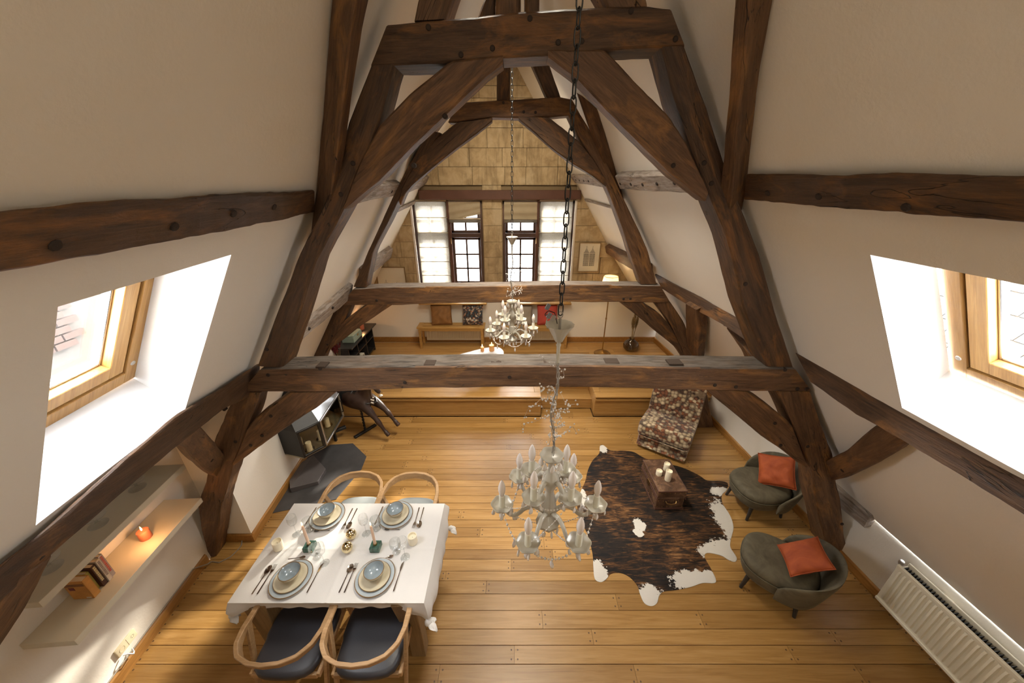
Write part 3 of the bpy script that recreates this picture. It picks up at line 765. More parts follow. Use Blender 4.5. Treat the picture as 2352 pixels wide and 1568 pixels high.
t2 = thing('roof_truss', 'farther dark oak roof truss standing just in front of the raised stage', 'roof truss', (-.1, T2, 0))
planar('tie_beam', [(812, 663), (900, 659), (1100, 657), (1300, 654), (1516, 655)], [(782, 701), (915, 700), (1030, 696), (1300, 693), (1540, 695)], T2-.01, .2, t2, M['beam_red'],
       [(1432, 686), (1448, 686), (865, 690)], n=22, topmat=M['beam_grey'], peg_r=.016)
planar('collar_beam', [(1050, 236), (1120, 232), (1200, 227), (1284, 222), (1314, 228)], [(1030, 281), (1130, 270), (1189, 271), (1262, 269), (1333, 263)], T2, .2, t2, M['beam_red'], [(1156, 236), (1203, 257), (1230, 258)], n=16)
planar('principal_rafter', [(985, 300), (935, 385), (902, 452), (875, 515), (849, 569), (812, 658)], [(1012, 305), (955, 390), (926, 437), (897, 500), (857, 577), (840, 660)], T2+.005, .2, t2, None, n=16)
planar('principal_rafter', [(1331, 260), (1361, 310), (1400, 385), (1434, 460), (1470, 535), (1488, 575), (1508, 652)], [(1306, 265), (1332, 321), (1372, 380), (1402, 450), (1432, 530), (1452, 595), (1472, 652)], T2+.005, .2, t2, M['beam_red'], n=18)
planar('arched_brace', [(1130, 270), (1047, 283), (1000, 320), (955, 372), (925, 425), (916, 460)], [(1130, 279), (1059, 333), (1001, 379), (945, 425), (930, 445), (920, 472)], T2-.008, .14, t2, None, n=16)
planar('arched_brace', [(1191, 266), (1262, 270), (1295, 296), (1329, 324), (1361, 361), (1390, 408)], [(1192, 274), (1272, 344), (1315, 376), (1361, 404), (1384, 422), (1392, 428)], T2-.008, .14, t2, None, n=16)
planar('post', [(779, 700), (749, 732), (726, 778), (701, 830), (680, 920), (672, 985)], [(807, 699), (792, 735), (775, 765), (749, 806), (735, 840), (715, 985)], T2, .2, t2, None, [(763, 771), (752, 791)], n=16)
planar('post', [(1540, 693), (1573, 744), (1600, 830), (1625, 910), (1640, 980)], [(1503, 694), (1539, 741), (1570, 813), (1592, 900), (1600, 982)], T2, .2, t2, M['beam_red'], n=16)
planar('knee_brace', [(843, 699), (795, 733), (783, 744), (767, 772), (749, 807)], [(902, 699), (829, 748), (795, 776), (765, 796), (749, 812)], T2-.008, .15, t2, M['beam_red'], n=14)
planar('knee_brace', [(1475, 695), (1516, 721), (1539, 747), (1559, 782), (1575, 822)], [(1422, 694), (1458, 721), (1510, 764), (1553, 799), (1571, 825)], T2-.008, .15, t2, None, n=14)
planar('king_post', [(1141, 90), (1141, 234)], [(1172, 90), (1172, 234)], T2+.05, .12, t2, None, n=8)
planar('upper_rafter', [(1184, 60), (1222, 148), (1257, 226)], [(1222, 60), (1261, 148), (1288, 225)], T2+.06, .16, t2, None, n=8)

def onplane(side, px, d): return [(onL if side < 0 else onR)(p, d) for p in px]
def purlin(label, side, top, bot, dt, db, cat='purlin', m=None, pegs=(), name='purlin', n=18, jt=.008, depth=None, group=None):
    nn = NL if side < 0 else NR
    A = onplane(side, top, dt); B = onplane(side, bot, db)
    dep = depth if depth is not None else db
    D = [p - nn*(dep if dt > .05 else (.02 if dt else .06)) for p in A]; Cc = [p - nn*dep for p in B]
    c = (A[0]+B[0])/2; rootname = name
    o = rails(name, A, B, Cc, D, None, m or M['beam'], onplane(side, pegs, .6*db+.4*dt), n=n, jt=jt, peg_r=.016)
    return setp(o, label, cat, group)
G = None
purlin('lower roof purlin on the left, running under the left skylight', -1, [(597, 837), (514, 893), (411, 957), (294, 1055), (122, 1211), (0, 1307), (-90, 1378)], [(598, 901), (514, 940), (465, 979), (409, 1025), (294, 1123), (122, 1277), (0, 1388), (-90, 1470)], 0.04, .09, pegs=[(441, 985), (93, 1283)], n=24)
purlin('lower roof purlin on the right, running under the right skylight', 1, [(1826, 808), (1902, 850), (2081, 953), (2352, 1100), (2480, 1170)], [(1863, 880), (1966, 955), (2012, 978), (2081, 1017), (2195, 1088), (2352, 1189), (2480, 1275)], 0.0, .10, pegs=[(2042, 982)], n=24, m=M['beam_grey'] if False else M['beam'])
purlin('upper roof purlin on the left with ragged top edge, above the left skylight', -1, [(722, 438), (434, 458), (255, 470), (0, 495), (-160, 512)], [(724, 487), (510, 536), (255, 587), (0, 635), (-160, 668)], .035, .035, pegs=[(124, 562), (400, 520), (536, 490), (629, 475)], n=34, jt=.011, depth=.045)
purlin('upper roof purlin on the right with ragged top edge, above the right skylight', 1, [(1712, 404), (1886, 403), (2034, 403), (2352, 412), (2500, 418)], [(1710, 459), (1906, 480), (2110, 497), (2192, 502), (2352, 515), (2500, 528)], .045, .045, pegs=[(1764, 443), (1881, 451), (2081, 476)], n=34, jt=.013, depth=.055)
purlin('lower roof purlin on the left between the two trusses', -1, [(812, 653), (708, 746), (640, 805)], [(806, 686), (691, 784), (640, 830)], .06, .10, m=M['beam_grey'], pegs=[(765, 707), (711, 755)], depth=.1)
purlin('lower roof purlin on the right between the two trusses', 1, [(1504, 630), (1612, 687), (1710, 745), (1770, 780)], [(1520, 663), (1589, 707), (1670, 752), (1723, 790), (1775, 822)], 0.02, .10, pegs=[(1583, 695), (1664, 745)])
purlin('upper roof purlin on the left between the two trusses, whitened with old lime', -1, [(925, 422), (870, 425), (800, 437)], [(918, 448), (833, 465), (790, 478)], .08, .08, m=M['beam_grey'], pegs=[(900, 440)], depth=.1)
purlin('upper roof purlin on the right between the two trusses, whitened with old lime', 1, [(1413, 404), (1533, 402), (1600, 400)], [(1425, 434), (1470, 438), (1570, 445), (1640, 452)], .08, .08, m=M['beam_grey'], pegs=[(1425, 422), (1449, 423), (1476, 424), (1509, 422), (1549, 420)], depth=.1)
purlin('lower roof purlin on the left beside the gable wall, above the left print', -1, [(903, 570), (853, 607), (838, 622)], [(898, 592), (846, 637), (836, 648)], .08, .08, m=M['beam_grey'], depth=.1)
purlin('lower roof purlin on the right beside the gable wall, above the floor lamp', 1, [(1390, 565), (1452, 596), (1485, 612)], [(1392, 581), (1425, 604), (1460, 624), (1488, 640)], .08, .08, m=M['beam_red'], depth=.1)
purlin('upper roof purlin on the left beside the gable wall', -1, [(986, 405), (938, 432), (910, 448)], [(982, 418), (968, 430), (925, 448)], .06, .06, m=M['beam_grey'], depth=.08)
purlin('upper roof purlin on the right beside the gable wall, pierced with peg holes', 1, [(1308, 404), (1345, 405), (1390, 417)], [(1322, 421), (1350, 424), (1392, 433)], .06, .06, m=M['beam_grey'], pegs=[(1323, 413), (1331, 414), (1341, 415), (1352, 416)], depth=.08)
purlin('thin roof lath on the left just below the gable lintel', -1, [(955, 461), (897, 488)], [(952, 470), (895, 497)], .03, .03, m=M['beam_grey'], name='roof_lath', cat='lath', n=8, jt=.003, depth=.04)
purlin('thin roof lath on the right just below the gable lintel', 1, [(1342, 457), (1412, 477)], [(1344, 463), (1412, 482)], .03, .03, m=M['beam_grey'], name='roof_lath', cat='lath', n=8, jt=.003, depth=.04)
def wind(label, side, edge, ridge, far, d, m=None, n=14, jt=.005):
    """wind brace lying against the slope: plaster edge, ridge between its two seen faces, far edge"""
    A = onplane(side, edge, 0.0); B = onplane(side, ridge, d); Cc = onplane(side, far, d)
    n2 = n; A, B, Cc = resample(A, n2), resample(B, n2), resample(Cc, n2)
    D = [a+(c-b) for a, b, c in zip(A, B, Cc)]
    o = rails('wind_brace', A, B, Cc, D, None, m or M['beam'], n=n, jt=jt)
    return setp(o, label, 'brace')
wind('upright wind brace on the left, rising from the near truss to the ridge', -1, [(768, -60), (760, 0), (742, 255), (724, 450), (712, 556)], [(826, -60), (813, 0), (786, 244), (762, 450), (751, 570)], [(862, -60), (846, 0), (815, 186), (777, 450), (758, 545)], .12, M['beam_red'])
wind('upright wind brace on the right, rising from the near truss to the ridge', 1, [(1788, -60), (1777, 0), (1742, 201), (1712, 450), (1705, 482)], [(1724, -60), (1718, 0), (1705, 186), (1682, 450), (1670, 536)], [(1687, -60), (1685, 0), (1671, 230), (1652, 450), (1654, 478)], .12, M['beam_red'])
wind('slender wind brace on the right of the farther truss', 1, [(1372, 250), (1395, 320), (1418, 402), (1432, 460)], [(1338, 221), (1362, 300), (1392, 390), (1416, 458)], [(1323, 212), (1350, 290), (1380, 375), (1407, 452)], .10, M['beam_red'])
wind('slender wind brace on the left of the farther truss', -1, [(1012, 265), (955, 345), (930, 415), (912, 450)], [(1020, 275), (962, 350), (938, 420), (920, 452)], [(1025, 278), (967, 355), (943, 424), (926, 454)], .08)
def slab(label, side, up, lo, d, dep, m, name='wind_brace', n=12, pegs=()):
    nn = NL if side < 0 else NR
    A, B = onplane(side, up, d), onplane(side, lo, d)
    return setp(rails(name, A, B, [p-nn*dep for p in B], [p-nn*dep for p in A], None, m, onplane(side, pegs, d), n=n), label, 'brace')
slab('short wind brace from left purlin to near truss post, beside the wall shelves', -1, [(455, 972), (495, 1016), (524, 1055)], [(412, 1014), (467, 1074), (504, 1100)], .075, .07, M['beam_red'], pegs=[(486, 1057)])
slab('short curved wind brace from right purlin to near truss post, above the velvet chairs', 1, [(2016, 973), (1982, 1000), (1946, 1033), (1874, 1070)], [(2085, 1014), (2054, 1040), (2013, 1064), (1946, 1096), (1876, 1115)], .075, .07, M['beam_red'], pegs=[(1935, 1080)])
slab('wind brace at the far left edge, dropping from the purlin toward the photographer', -1, [(125, 1274), (73, 1373), (0, 1486), (-40, 1550)], [(60, 1325), (0, 1392), (-60, 1440), (-100, 1500)], .09, .09, M['beam_red'])
slab('short wind brace on the right, hanging behind the near truss rafter', 1, [(1702, 790), (1722, 812), (1740, 835)], [(1668, 752), (1700, 800), (1716, 835)], .08, .08, M['beam_red'])
slab('short upright wind brace on the right, between purlin and farther truss post', 1, [(1600, 712), (1607, 753), (1602, 825)], [(1574, 697), (1575, 750), (1574, 825)], .12, .10, M['beam_red'])
# sawn beam end under the right purlin
c = [atY((1931, 1158), 2.36), atY((1991, 1209), 2.20)]
A = [Vector((3.10, 2.62, .70)), Vector((3.17, 2.20, .70))]
o = rails('beam_stub', A, [p+Vector((0, 0, -.16)) for p in A], [p+Vector((.15, 0, -.11)) for p in A], [p+Vector((.14, 0, .03)) for p in A], None, M['beam_grey'], n=6, jt=.008)
setp(o, 'sawn off grey timber end sticking out of the right wall behind the near post', 'timber end')
# ================================================================ DINING TABLE AND ITS SETTINGS
TX0, TX1, TY0, TY1, TZ = -1.955, -.605, 1.455, 2.275, .757
tb = thing('dining_table', 'solid oak dining table with broad tapered legs under a white cloth', 'table', (-1.28, 1.865, 0))
MB().box((0, 0, .727), (1.30, .78, .04)).build('tabletop', M['tablewood'], tb, bev=.004)
for sx in (-1, 1):
    for sy in (-1, 1):
        x, y = sx*.585, sy*.33
        secs = []
        for z, w, d in ((0, .09, .10), (.2, .09, .085), (.45, .12, .11), (.705, .15, .15)):
            xo = x + sx*(.0); xi = x - sx*w
            secs.append([(xi, y-d/2, z), (xo+sx*.02, y-d/2, z), (xo+sx*.02, y+d/2, z), (xi, y+d/2, z)])
        MB().loft(secs).build('leg', M['tablewood'], tb, bev=.004)
    MB().box((sx*.52, 0, .67), (.06, .6, .07)).build('apron', M['tablewood'], tb)
MB().box((0, -.33, .67), (.96, .03, .07)).build('apron', M['tablewood'], tb); MB().box((0, .33, .67), (.96, .03, .07)).build('apron', M['tablewood'], tb)
cl = thing('tablecloth', 'white linen tablecloth with corners gathered into knots, on the dining table', 'tablecloth', (-1.28, 1.865, .755))
hx, hy = (TX1-TX0)/2, (TY1-TY0)/2
mb = MB()
def topf(u, v):
    x, y = -hx+2*hx*u, -hy+2*hy*v
    z = .0022*noise.noise(Vector((x*5, y*5, 0))) + .0012*noise.noise(Vector((x*16, y*6, 3))) + .0022*math.exp(-((x)/.010)**2) + .0022*math.exp(-((y+.02)/.010)**2) + .0015*math.exp(-((x-.42)/.010)**2)
    return Vector((x, y, z))
mb.grid(topf, 120, 80)
per = []
nX, nY = 120, 80
for i in range(nX): per.append((-hx+2*hx*i/nX, -hy, 0, -1))
for i in range(nY): per.append((hx, -hy+2*hy*i/nY, 1, 0))
for i in range(nX): per.append((hx-2*hx*i/nX, hy, 0, 1))
for i in range(nY): per.append((-hx, hy-2*hy*i/nY, -1, 0))
def skirt(i, j, J=10):
    x, y, nx, ny = per[i % len(per)]; t = j/J
    fx, fy = x/hx, y/hy
    corner = max(0, min(abs(fx), abs(fy))-.72)/.28
    if ny < 0: drop, fl = .075, -.015
    elif nx > 0: drop, fl = .17, .045
    elif ny > 0: drop, fl = .14, .01
    else: drop, fl = .16, .03
    cn = Vector((fx, fy, 0)).normalized()
    drop2 = .20 if fx*fy < 0 else .13
    drop = drop*(1-corner**1.5)+drop2*corner**1.5; fl = fl*(1-corner)+.035*corner
    n = Vector((nx, ny, 0))*(1-corner)+cn*corner
    w = .010*math.sin(i*.42+.6*math.sin(i*.15))*t*(.4+1.6*corner)+.006*noise.noise(Vector((x*9, y*9, t*2)))*t
    d = fl*math.sin(t*PI*.6)-(.05*corner*max(0, t-.6)) + w
    return Vector((x, y, 0))+n*d+Vector((0, 0, -drop*t - .004*(t > 0)))
J = 10
rows = [[skirt(i, j) for i in range(len(per))] for j in range(J+1)]
mb.loft(rows, True, False)
mb.build('cloth', M['cloth'], cl, ang=60)
for (kx, ky, s, ox, oy) in ((hx, -hy, 1.1, .012, -.012), (hx, hy, .9, .06, -.12), (-hx, -hy, .8, -.02, .0)):
    k = MB(); c = Vector((kx+ox, ky+oy, -.185*s))
    k.ball(c, .024*s, 10, 8, (1, 1, 1.1))
    for a, L in ((-.5, .07), (.7, .055)):
        secs = []
        for q in range(7):
            t = q/6; w = .006+.020*math.sin(PI*min(1, t*1.05))**.8
            p = c+Vector((math.cos(a)*L*t*s, math.sin(a)*L*t*s, -.035*t*t))
            secs.append([p+Vector((-math.sin(a)*w*math.cos(th), math.cos(a)*w*math.cos(th), .007*math.sin(th)+.006*math.sin(3*th+q))) for th in [2*PI*m/10 for m in range(10)]])
        k.loft(secs)
    k.build('knot', M['cloth'], cl, ang=70)

# ---- chairs
def make_chair(seatmat, label):
    t = thing('dining_chair', label, 'chair', (0, 0, 0))
    # bent rail: flat arms turning into a taller back (local +Y faces the table)
    path = [(-.248, .225, .700), (-.256, .12, .703), (-.262, .02, .706), (-.256, -.08, .712), (-.228, -.17, .722), (-.17, -.235, .732), (-.09, -.268, .738), (0, -.278, .74)]
    path += [(-x, y, z) for x, y, z in reversed(path[:-1])]
    pts = resample(path, 45); secs = []
    for i, p in enumerate(pts):
        a, b = pts[max(0, i-1)], pts[min(44, i+1)]; d = (b-a).normalized(); out = Vector((d.y, -d.x, 0)).normalized()
        if out.dot(Vector((p.x, p.y, 0))) < 0: out = -out
        k = 1-abs(i/44*2-1); k = max(0, min(1, (k-.28)/.45)); k = k*k*(3-2*k)
        w, h = .036*(1-k)+.024*k, .020*(1-k)+.062*k; lean = .18*k
        z0 = -h*.5-.012*k
        secs.append([p+out*(-w/2-lean*0)+Vector((0, 0, z0)), p+out*(w/2)+Vector((0, 0, z0)), p+out*(w/2+lean*.08)+Vector((0, 0, z0+h)), p+out*(-w/2+lean*.08)+Vector((0, 0, z0+h))])
    MB().loft(secs).build('arm_rail', M['chairwood'], t, bev=.004)
    def leg(p0, p1, w0, w1, d0, d1):
        secs = []
        for k in range(5):
            q = Vector(p0).lerp(Vector(p1), k/4); w, d = w0+(w1-w0)*k/4, d0+(d1-d0)*k/4
            secs.append([q+Vector((-w/2, -d/2, 0)), q+Vector((w/2, -d/2, 0)), q+Vector((w/2, d/2, 0)), q+Vector((-w/2, d/2, 0))])
        return MB().loft(secs).build('leg', M['chairwood'], t, bev=.004)
    for s in (-1, 1):
        leg((s*.246, .205, .692), (s*.235, .265, 0), .022, .024, .040, .030)
        leg((s*.255, -.045, .698), (s*.225, -.25, 0), .024, .024, .044, .030)
        leg((s*.236, .245, .20), (s*.236, .244, .19), .02, .02, .02, .02) if False else None
        MB().box((s*.222, 0, .405), (.022, .40, .045)).build('side_rail', M['chairwood'], t, bev=.003)
    MB().box((0, -.195, .405), (.43, .022, .045)).build('back_rail', M['chairwood'], t, bev=.003); MB().box((0, .195, .405), (.43, .022, .045)).build('front_rail', M['chairwood'], t, bev=.003)
    def outline(s, z, bulge=0):
        o = []
        for k in range(40):
            a = 2*PI*k/40; c, sn = math.cos(a), math.sin(a)
            e = 5.5
            r = (abs(c)**e+abs(sn)**e)**(-1/e)
            x, y = .222*s*c*r, .222*s*sn*r
            if y < 0: y *= 1+.10*(1-(x/.222)**2)
            dz = bulge*(1-(x/.23)**2)*(.6)
            o.append(Vector((x*(1.03 if y > 0 else .97), y+.005, z+dz)))
        return o
    mb = MB().loft([outline(.95, .425), outline(1.0, .437), outline(1.0, .462), outline(.965, .477, .003), outline(.88, .483, .006), outline(.6, .482, .008), outline(.2, .480, .008)])
    mb.build('seat', seatmat, t, ang=60)
    return t
ch = make_chair(M['leather'], 'light oak armchair with charcoal leather seat, at the near left place of the table')
ch.matrix_local = TR(-1.508, 1.405); WM[ch.name] = ch.matrix_local.copy()
for c_ in ch.children: WM[c_.name] = ch.matrix_local.copy()
dup(ch, None, TR(-.968, 1.405, 0, math.radians(1)), 'light oak armchair with charcoal leather seat, at the near right place of the table')
cg = make_chair(M['greyfab'], 'light oak armchair with grey fabric seat beside the black hearth plate')
cg.matrix_local = TR(-1.50, 2.365, 0, PI+.03)
dup(cg, None, TR(-.965, 2.355, 0, PI-.02), 'light oak armchair with grey fabric seat on the bare floor side of the table')
for o_ in (ch, bpy.data.objects['dining_chair.001']): o_['group'] = 'leather seated dining chairs'
for o_ in (cg, bpy.data.objects['dining_chair.003']): o_['group'] = 'grey seated dining chairs'

# ---- crockery
def wobr(seed, amt):
    return lambda a, r, z: 1+amt*(math.sin(2*PI*a*2+seed)+.6*math.sin(2*PI*a*3+seed*2))
def plate(name, label, R, m, loc, seed, cat='plate', grp=None, h=.018):
    t = thing(name, label, cat, loc, seed, grp)
    MB().lathe([(.0005, 0), (R*.62, 0), (R*.70, .004), (R*.97, h-.003), (R*.985, h), (R*.965, h), (R*.72, .009), (R*.62, .006), (.0005, .0055)], 40, wob=wobr(seed, .009)).build('dish', m, t, ang=50)
    MB().lathe([(R*.955, h-.0004), (R*.985, h+.0012), (R*1.0, h-.002), (R*.985, h-.004)], 40, wob=wobr(seed, .009)).build('glazed_rim', M['rim'], t, ang=60)
    return t
def bowl(label, loc, seed, grp):
    t = thing('bowl', label, 'bowl', loc, seed, grp); R = .071
    MB().lathe([(.0005, 0), (.034, 0), (.036, .004), (.054, .018), (.067, .042), (R, .062), (R-.003, .0625), (.062, .042), (.048, .020), (.030, .010), (.0005, .008)][:7], 36, wob=wobr(seed, .012)).build('outer_wall', M['creamcer'], t, ang=60)
    MB().lathe([(R-.001, .0622), (R-.003, .0615), (.062, .042), (.048, .020), (.030, .010), (.0005, .008)], 36, wob=wobr(seed, .012)).build('inner_glaze', M['bowlblue'], t, ang=60)
    MB().lathe([(R-.0038, .0615), (R-.0015, .0643), (R+.0014, .0625), (R+.001, .060)], 36, wob=wobr(seed, .012)).build('glazed_rim', M['rim'], t, ang=60)
    return t
def cutlery(kind, label, loc, rz, grp, size=1.0):
    t = thing(kind, label, 'cutlery', loc, rz, grp); L = .205*size
    hm = MB(); secs = []
    for y, w, z in ((-L/2, .0045, .003), (-L/2+.01, .0055, .003), (-L*.1, .0038, .004), (L*.12, .0028, .006), (L*.22, .003, .006)):
        w *= size; secs.append([(-w, y, z-.0012), (w, y, z-.0012), (w*.8, y, z+.0012), (-w*.8, y, z+.0012)])
    hm.loft(secs).build('handle', M['cutlery'], t)
    b = MB()
    if 'spoon' in kind:
        a0, ww, ll = L*.34, .021*size, .032*size
        def fn(u, v):
            a = 2*PI*u; r = v; return Vector((ww*r*math.sin(a), a0+ll*r*math.cos(a)*(1 if math.cos(a) > 0 else 1.15), .0065-.005*(1-r*r)*size))
        b.grid(fn, 20, 5, True); b.build('bowl', M['cutlery'], t, ang=80)
    elif kind == 'fork':
        b.loft([[(-.003, L*.2, .005), (.003, L*.2, .005), (.003, L*.2, .007), (-.003, L*.2, .007)], [(-.011, L*.29, .003), (.011, L*.29, .003), (.011, L*.29, .005), (-.011, L*.29, .005)], [(-.012, L*.34, .003), (.012, L*.34, .003), (.012, L*.34, .005), (-.012, L*.34, .005)]])
        for k in range(4):
            x = -.0105+.007*k; b.loft([[(x-.0016, L*.335, .003), (x+.0016, L*.335, .003), (x+.0016, L*.335, .005), (x-.0016, L*.335, .005)], [(x-.001, L*.52, .007), (x+.001, L*.52, .007), (x+.001, L*.52, .0085), (x-.001, L*.52, .0085)]])
        b.build('tines', M['cutlery'], t)
    else:
        b.loft([[(-.004, L*.2, .003), (.004, L*.2, .003), (.004, L*.2, .005), (-.004, L*.2, .005)], [(-.0095, L*.32, .003), (.006, L*.32, .003), (.006, L*.32, .005), (-.0095, L*.32, .0045)], [(-.008, L*.45, .003), (.006, L*.45, .003), (.006, L*.45, .005), (-.008, L*.45, .0042)], [(.003, L*.54, .003), (.006, L*.54, .003), (.006, L*.54, .0045), (.003, L*.54, .0042)]])
        b.build('blade', M['cutlery'], t)
    return t
def wine(label, loc, grp):
    t = thing('wine_glass', label, 'glass', loc, 0, grp)
    MB().lathe([(.0005, .108), (.012, .110), (.028, .125), (.036, .15), (.0365, .175), (.033, .20), (.0322, .2)], 28).build('cup', M['glass'], t, ang=80)
    MB().lathe([(.033, .1985), (.0338, .2005), (.0325, .2005)], 28).build('lip', M['bluecer'] if False else M['glass'], t)
    MB().lathe([(.005, .108), (.0036, .09), (.0034, .03), (.006, .008), (.014, .005)], 14).build('stem', M['glass'], t, ang=80)
    MB().lathe([(.0005, .004), (.014, .005), (.033, .0025), (.035, .0012), (.034, 0), (.0005, 0)], 28).build('foot', M['glass'], t, ang=40)
    return t
def goblet(label, loc, grp):
    t = thing('goblet', label, 'glass', loc, 0, grp)
    rib = lambda a, r, z: 1+(.03*math.cos(2*PI*a*18) if z > .045 and z < .105 else 0)
    MB().lathe([(.0005, .036), (.014, .036), (.032, .050), (.041, .075), (.042, .10), (.0405, .122), (.039, .122), (.039, .10), (.038, .076), (.029, .055), (.0005, .044)], 72, wob=rib).build('cup', M['glass'], t, ang=80)
    MB().lathe([(.013, .037), (.010, .028), (.011, .014), (.026, .007), (.031, .003), (.031, 0), (.0005, 0)], 24).build('stem_foot', M['glass'], t, ang=50)
    return t
ZT = .759
sets = [('near left', -1.60, 1.61, 0), ('near right', -.995, 1.62, 0), ('far left', -1.585, 2.135, PI), ('far right', -1.0, 2.145, PI)]
gls = {'near left': ((745.5, 1293), (729, 1279)), 'near right': ((931, 1279), (911, 1267)), 'far left': ((682, 1226), (712, 1217)), 'far right': ((842, 1225), (866, 1214))}
spoonpos = {'near left': ((682, 1282), -1.45), 'near right': ((884, 1283), -1.2), 'far left': ((740, 1219), 1.62), 'far right': ((901, 1216), 1.55)}
for i, (nm, x, y, rz) in enumerate(sets):
    plate('dinner_plate', 'large blue grey dinner plate, lowest at the %s place setting' % nm, .142, M['bluecer'], (x, y, ZT), i*1.3, grp='dinner plates')
    plate('side_plate', 'cream plate with brown rim, in the middle of the %s place setting' % nm, .113, M['creamcer'], (x-.004, y+.004, ZT+.0075), i*1.9+1, grp='cream plates', h=.016)
    bowl('blue grey bowl with brown rim, on top of the plates at the %s place' % nm, (x-.004, y+.012, ZT+.0145), i*.9, 'breakfast bowls')
    c, s = math.cos(rz), math.sin(rz)
    def P(dx, dy): return (x+dx*c-dy*s, y+dx*s+dy*c, ZT+.001)
    near = rz == 0
    a, b, k = (-.215, -.18, .165) if near else (-.22, -.18, .15)
    if near:
        cutlery('spoon', 'table spoon left of the plate, outermost at the %s place' % nm, P(a, -.0), rz-.05, 'table spoons'); cutlery('fork', 'dinner fork left of the plate at the %s place' % nm, P(b, .0), rz-.03, 'dinner forks')
    else:
        cutlery('spoon', 'table spoon right of the plate in the photo, at the %s place' % nm, P(a+.0, .02), rz+.0, 'table spoons'); cutlery('fork', 'dinner fork right of the plate in the photo, at the %s place' % nm, P(b+.0, .02), rz+.0, 'dinner forks')
    cutlery('knife', 'dinner knife beside the plate at the %s place' % nm, P(k, .01), rz-.05, 'dinner knives')
    q, ra = spoonpos[nm]; sp = atZ(q, ZT)
    cutlery('dessert_spoon', 'small dark dessert spoon lying crosswise above the plate at the %s place' % nm, (sp.x, sp.y, ZT+.001), ra, 'dessert spoons', .62)
    wq, gq = gls[nm]
    p = atZ(wq, ZT); wine('clear stemmed wine glass at the %s place' % nm, (p.x, p.y, ZT), 'wine glasses')
    p = atZ(gq, ZT); goblet('ribbed clear goblet beside the wine glass at the %s place' % nm, (p.x, p.y, ZT), 'ribbed goblets')
def flame(parent, z, s=1.0):
    MB().lathe([(.0003, z), (.0035*s, z+.006*s), (.0045*s, z+.012*s), (.0028*s, z+.022*s), (.0003, z+.034*s)], 8).build('flame', M['flame'], parent, ang=80)
def pillar(label, loc, R, h, m=None, lit=False, group=None, name='pillar_candle', recess=True, fs=1.0):
    t = thing(name, label, 'candle', loc, 0, group)
    pr = [(.0005, 0), (R*.97, 0), (R, .004), (R, h-.003), (R*.97, h), (R*.86, h)]
    pr += [(R*.80, h-.02), (.0005, h-.024)] if recess else [(R*.5, h-.003), (.0005, h-.004)]
    MB().lathe(pr, 28, wob=(lambda a, r, z: 1+.012*math.sin(2*PI*a*2+z*20)) if recess else None).build('wax', m or M['wax'], t, ang=50)
    zt = h-(.022 if recess else .004)
    MB().tube([(0, 0, zt), (.001, 0, zt+.009)], .0012, 5).build('wick', M['black'], t)
    if lit: flame(t, zt+.006, fs)
    return t
for q, nm in (((641, 1258), 'left'), ((949, 1245), 'right')):
    p = atZ(q, ZT); pillar('unlit ivory pillar candle near the %s end of the dining table' % nm, (p.x, p.y, ZT), .036, .078, group='pillar candles on the dining table')
for q, nm in (((713, 1259), 'left'), ((864, 1259), 'right')):
    p = atZ(q, ZT)
    t = thing('candle_holder', 'square green marble candle block with brass cup, %s of the two' % nm, 'candle holder', (p.x, p.y, ZT), 0, 'marble candle blocks')
    MB().box((0, 0, .0225), (.074, .074, .045)).build('block', M['marble'], t, bev=.002)
    MB().lathe([(.012, .045), (.0145, .047), (.0145, .062), (.0125, .064), (.0115, .05)], 16).build('cup', M['brass'], t)
    t = thing('taper_candle', 'lit pale pink taper candle standing in the %s marble block' % nm, 'candle', (p.x, p.y, ZT+.05), 0, 'lit taper candles')
    MB().lathe([(.0005, 0), (.0105, 0), (.0098, .19), (.006, .203), (.0005, .206)], 16).build('wax', M['tapewax'], t)
    MB().tube([(0, 0, .205), (.001, 0, .214)], .001, 5).build('wick', M['black'], t); flame(t, .21, 1.15)
for q, nm in (((806, 1226), 'farther'), ((797, 1256), 'nearer')):
    p = atZ(q, .80)
    t = thing('votive_ball', 'round gold mercury glass votive, %s of the pair on the tablecloth' % nm, 'votive', (p.x, p.y, ZT), 0, 'gold votives')
    pr = [(.0005, 0), (.018, 0), (.033, .010), (.0405, .028), (.041, .042), (.035, .062), (.022, .0755), (.0115, .079), (.0105, .077), (.020, .072), (.032, .058), (.037, .04), (.0005, .006)]
    MB().lathe(pr, 28, wob=lambda a, r, z: 1+.006*math.sin(2*PI*a*7)*math.sin(z*160)).build('shell', M['gold'], t, ang=80)
    MB().lathe([(.0105, .0775), (.0125, .0805), (.0108, .0815), (.009, .079)], 16).build('neck', M['gold'], t)

# ================================================================ COWHIDE, TRUNK, CHAIRS ON THE RIGHT
hide_px = [(1378, 1024), (1384, 1021), (1392, 1026), (1403, 1034), (1434, 1034), (1457, 1038), (1478, 1050), (1512, 1062), (1549, 1068), (1575, 1076), (1606, 1091), (1625, 1103), (1656, 1104), (1670, 1108), (1672, 1116), (1667, 1127), (1658, 1137), (1660, 1156), (1677, 1183), (1685, 1210), (1679, 1237), (1678, 1256), (1692, 1279), (1689, 1289), (1675, 1286), (1656, 1275), (1625, 1269), (1619, 1279), (1633, 1305), (1644, 1328), (1641, 1338), (1614, 1338), (1587, 1347), (1553, 1354), (1526, 1357), (1515, 1366), (1509, 1384), (1496, 1391), (1480, 1384), (1470, 1363), (1464, 1344), (1447, 1325), (1426, 1315), (1403, 1317), (1392, 1330), (1379, 1336), (1366, 1328), (1363, 1302), (1361, 1271), (1352, 1234), (1342, 1210), (1330, 1185), (1326, 1160), (1333, 1130), (1344, 1105), (1350, 1080), (1361, 1057), (1376, 1041)]
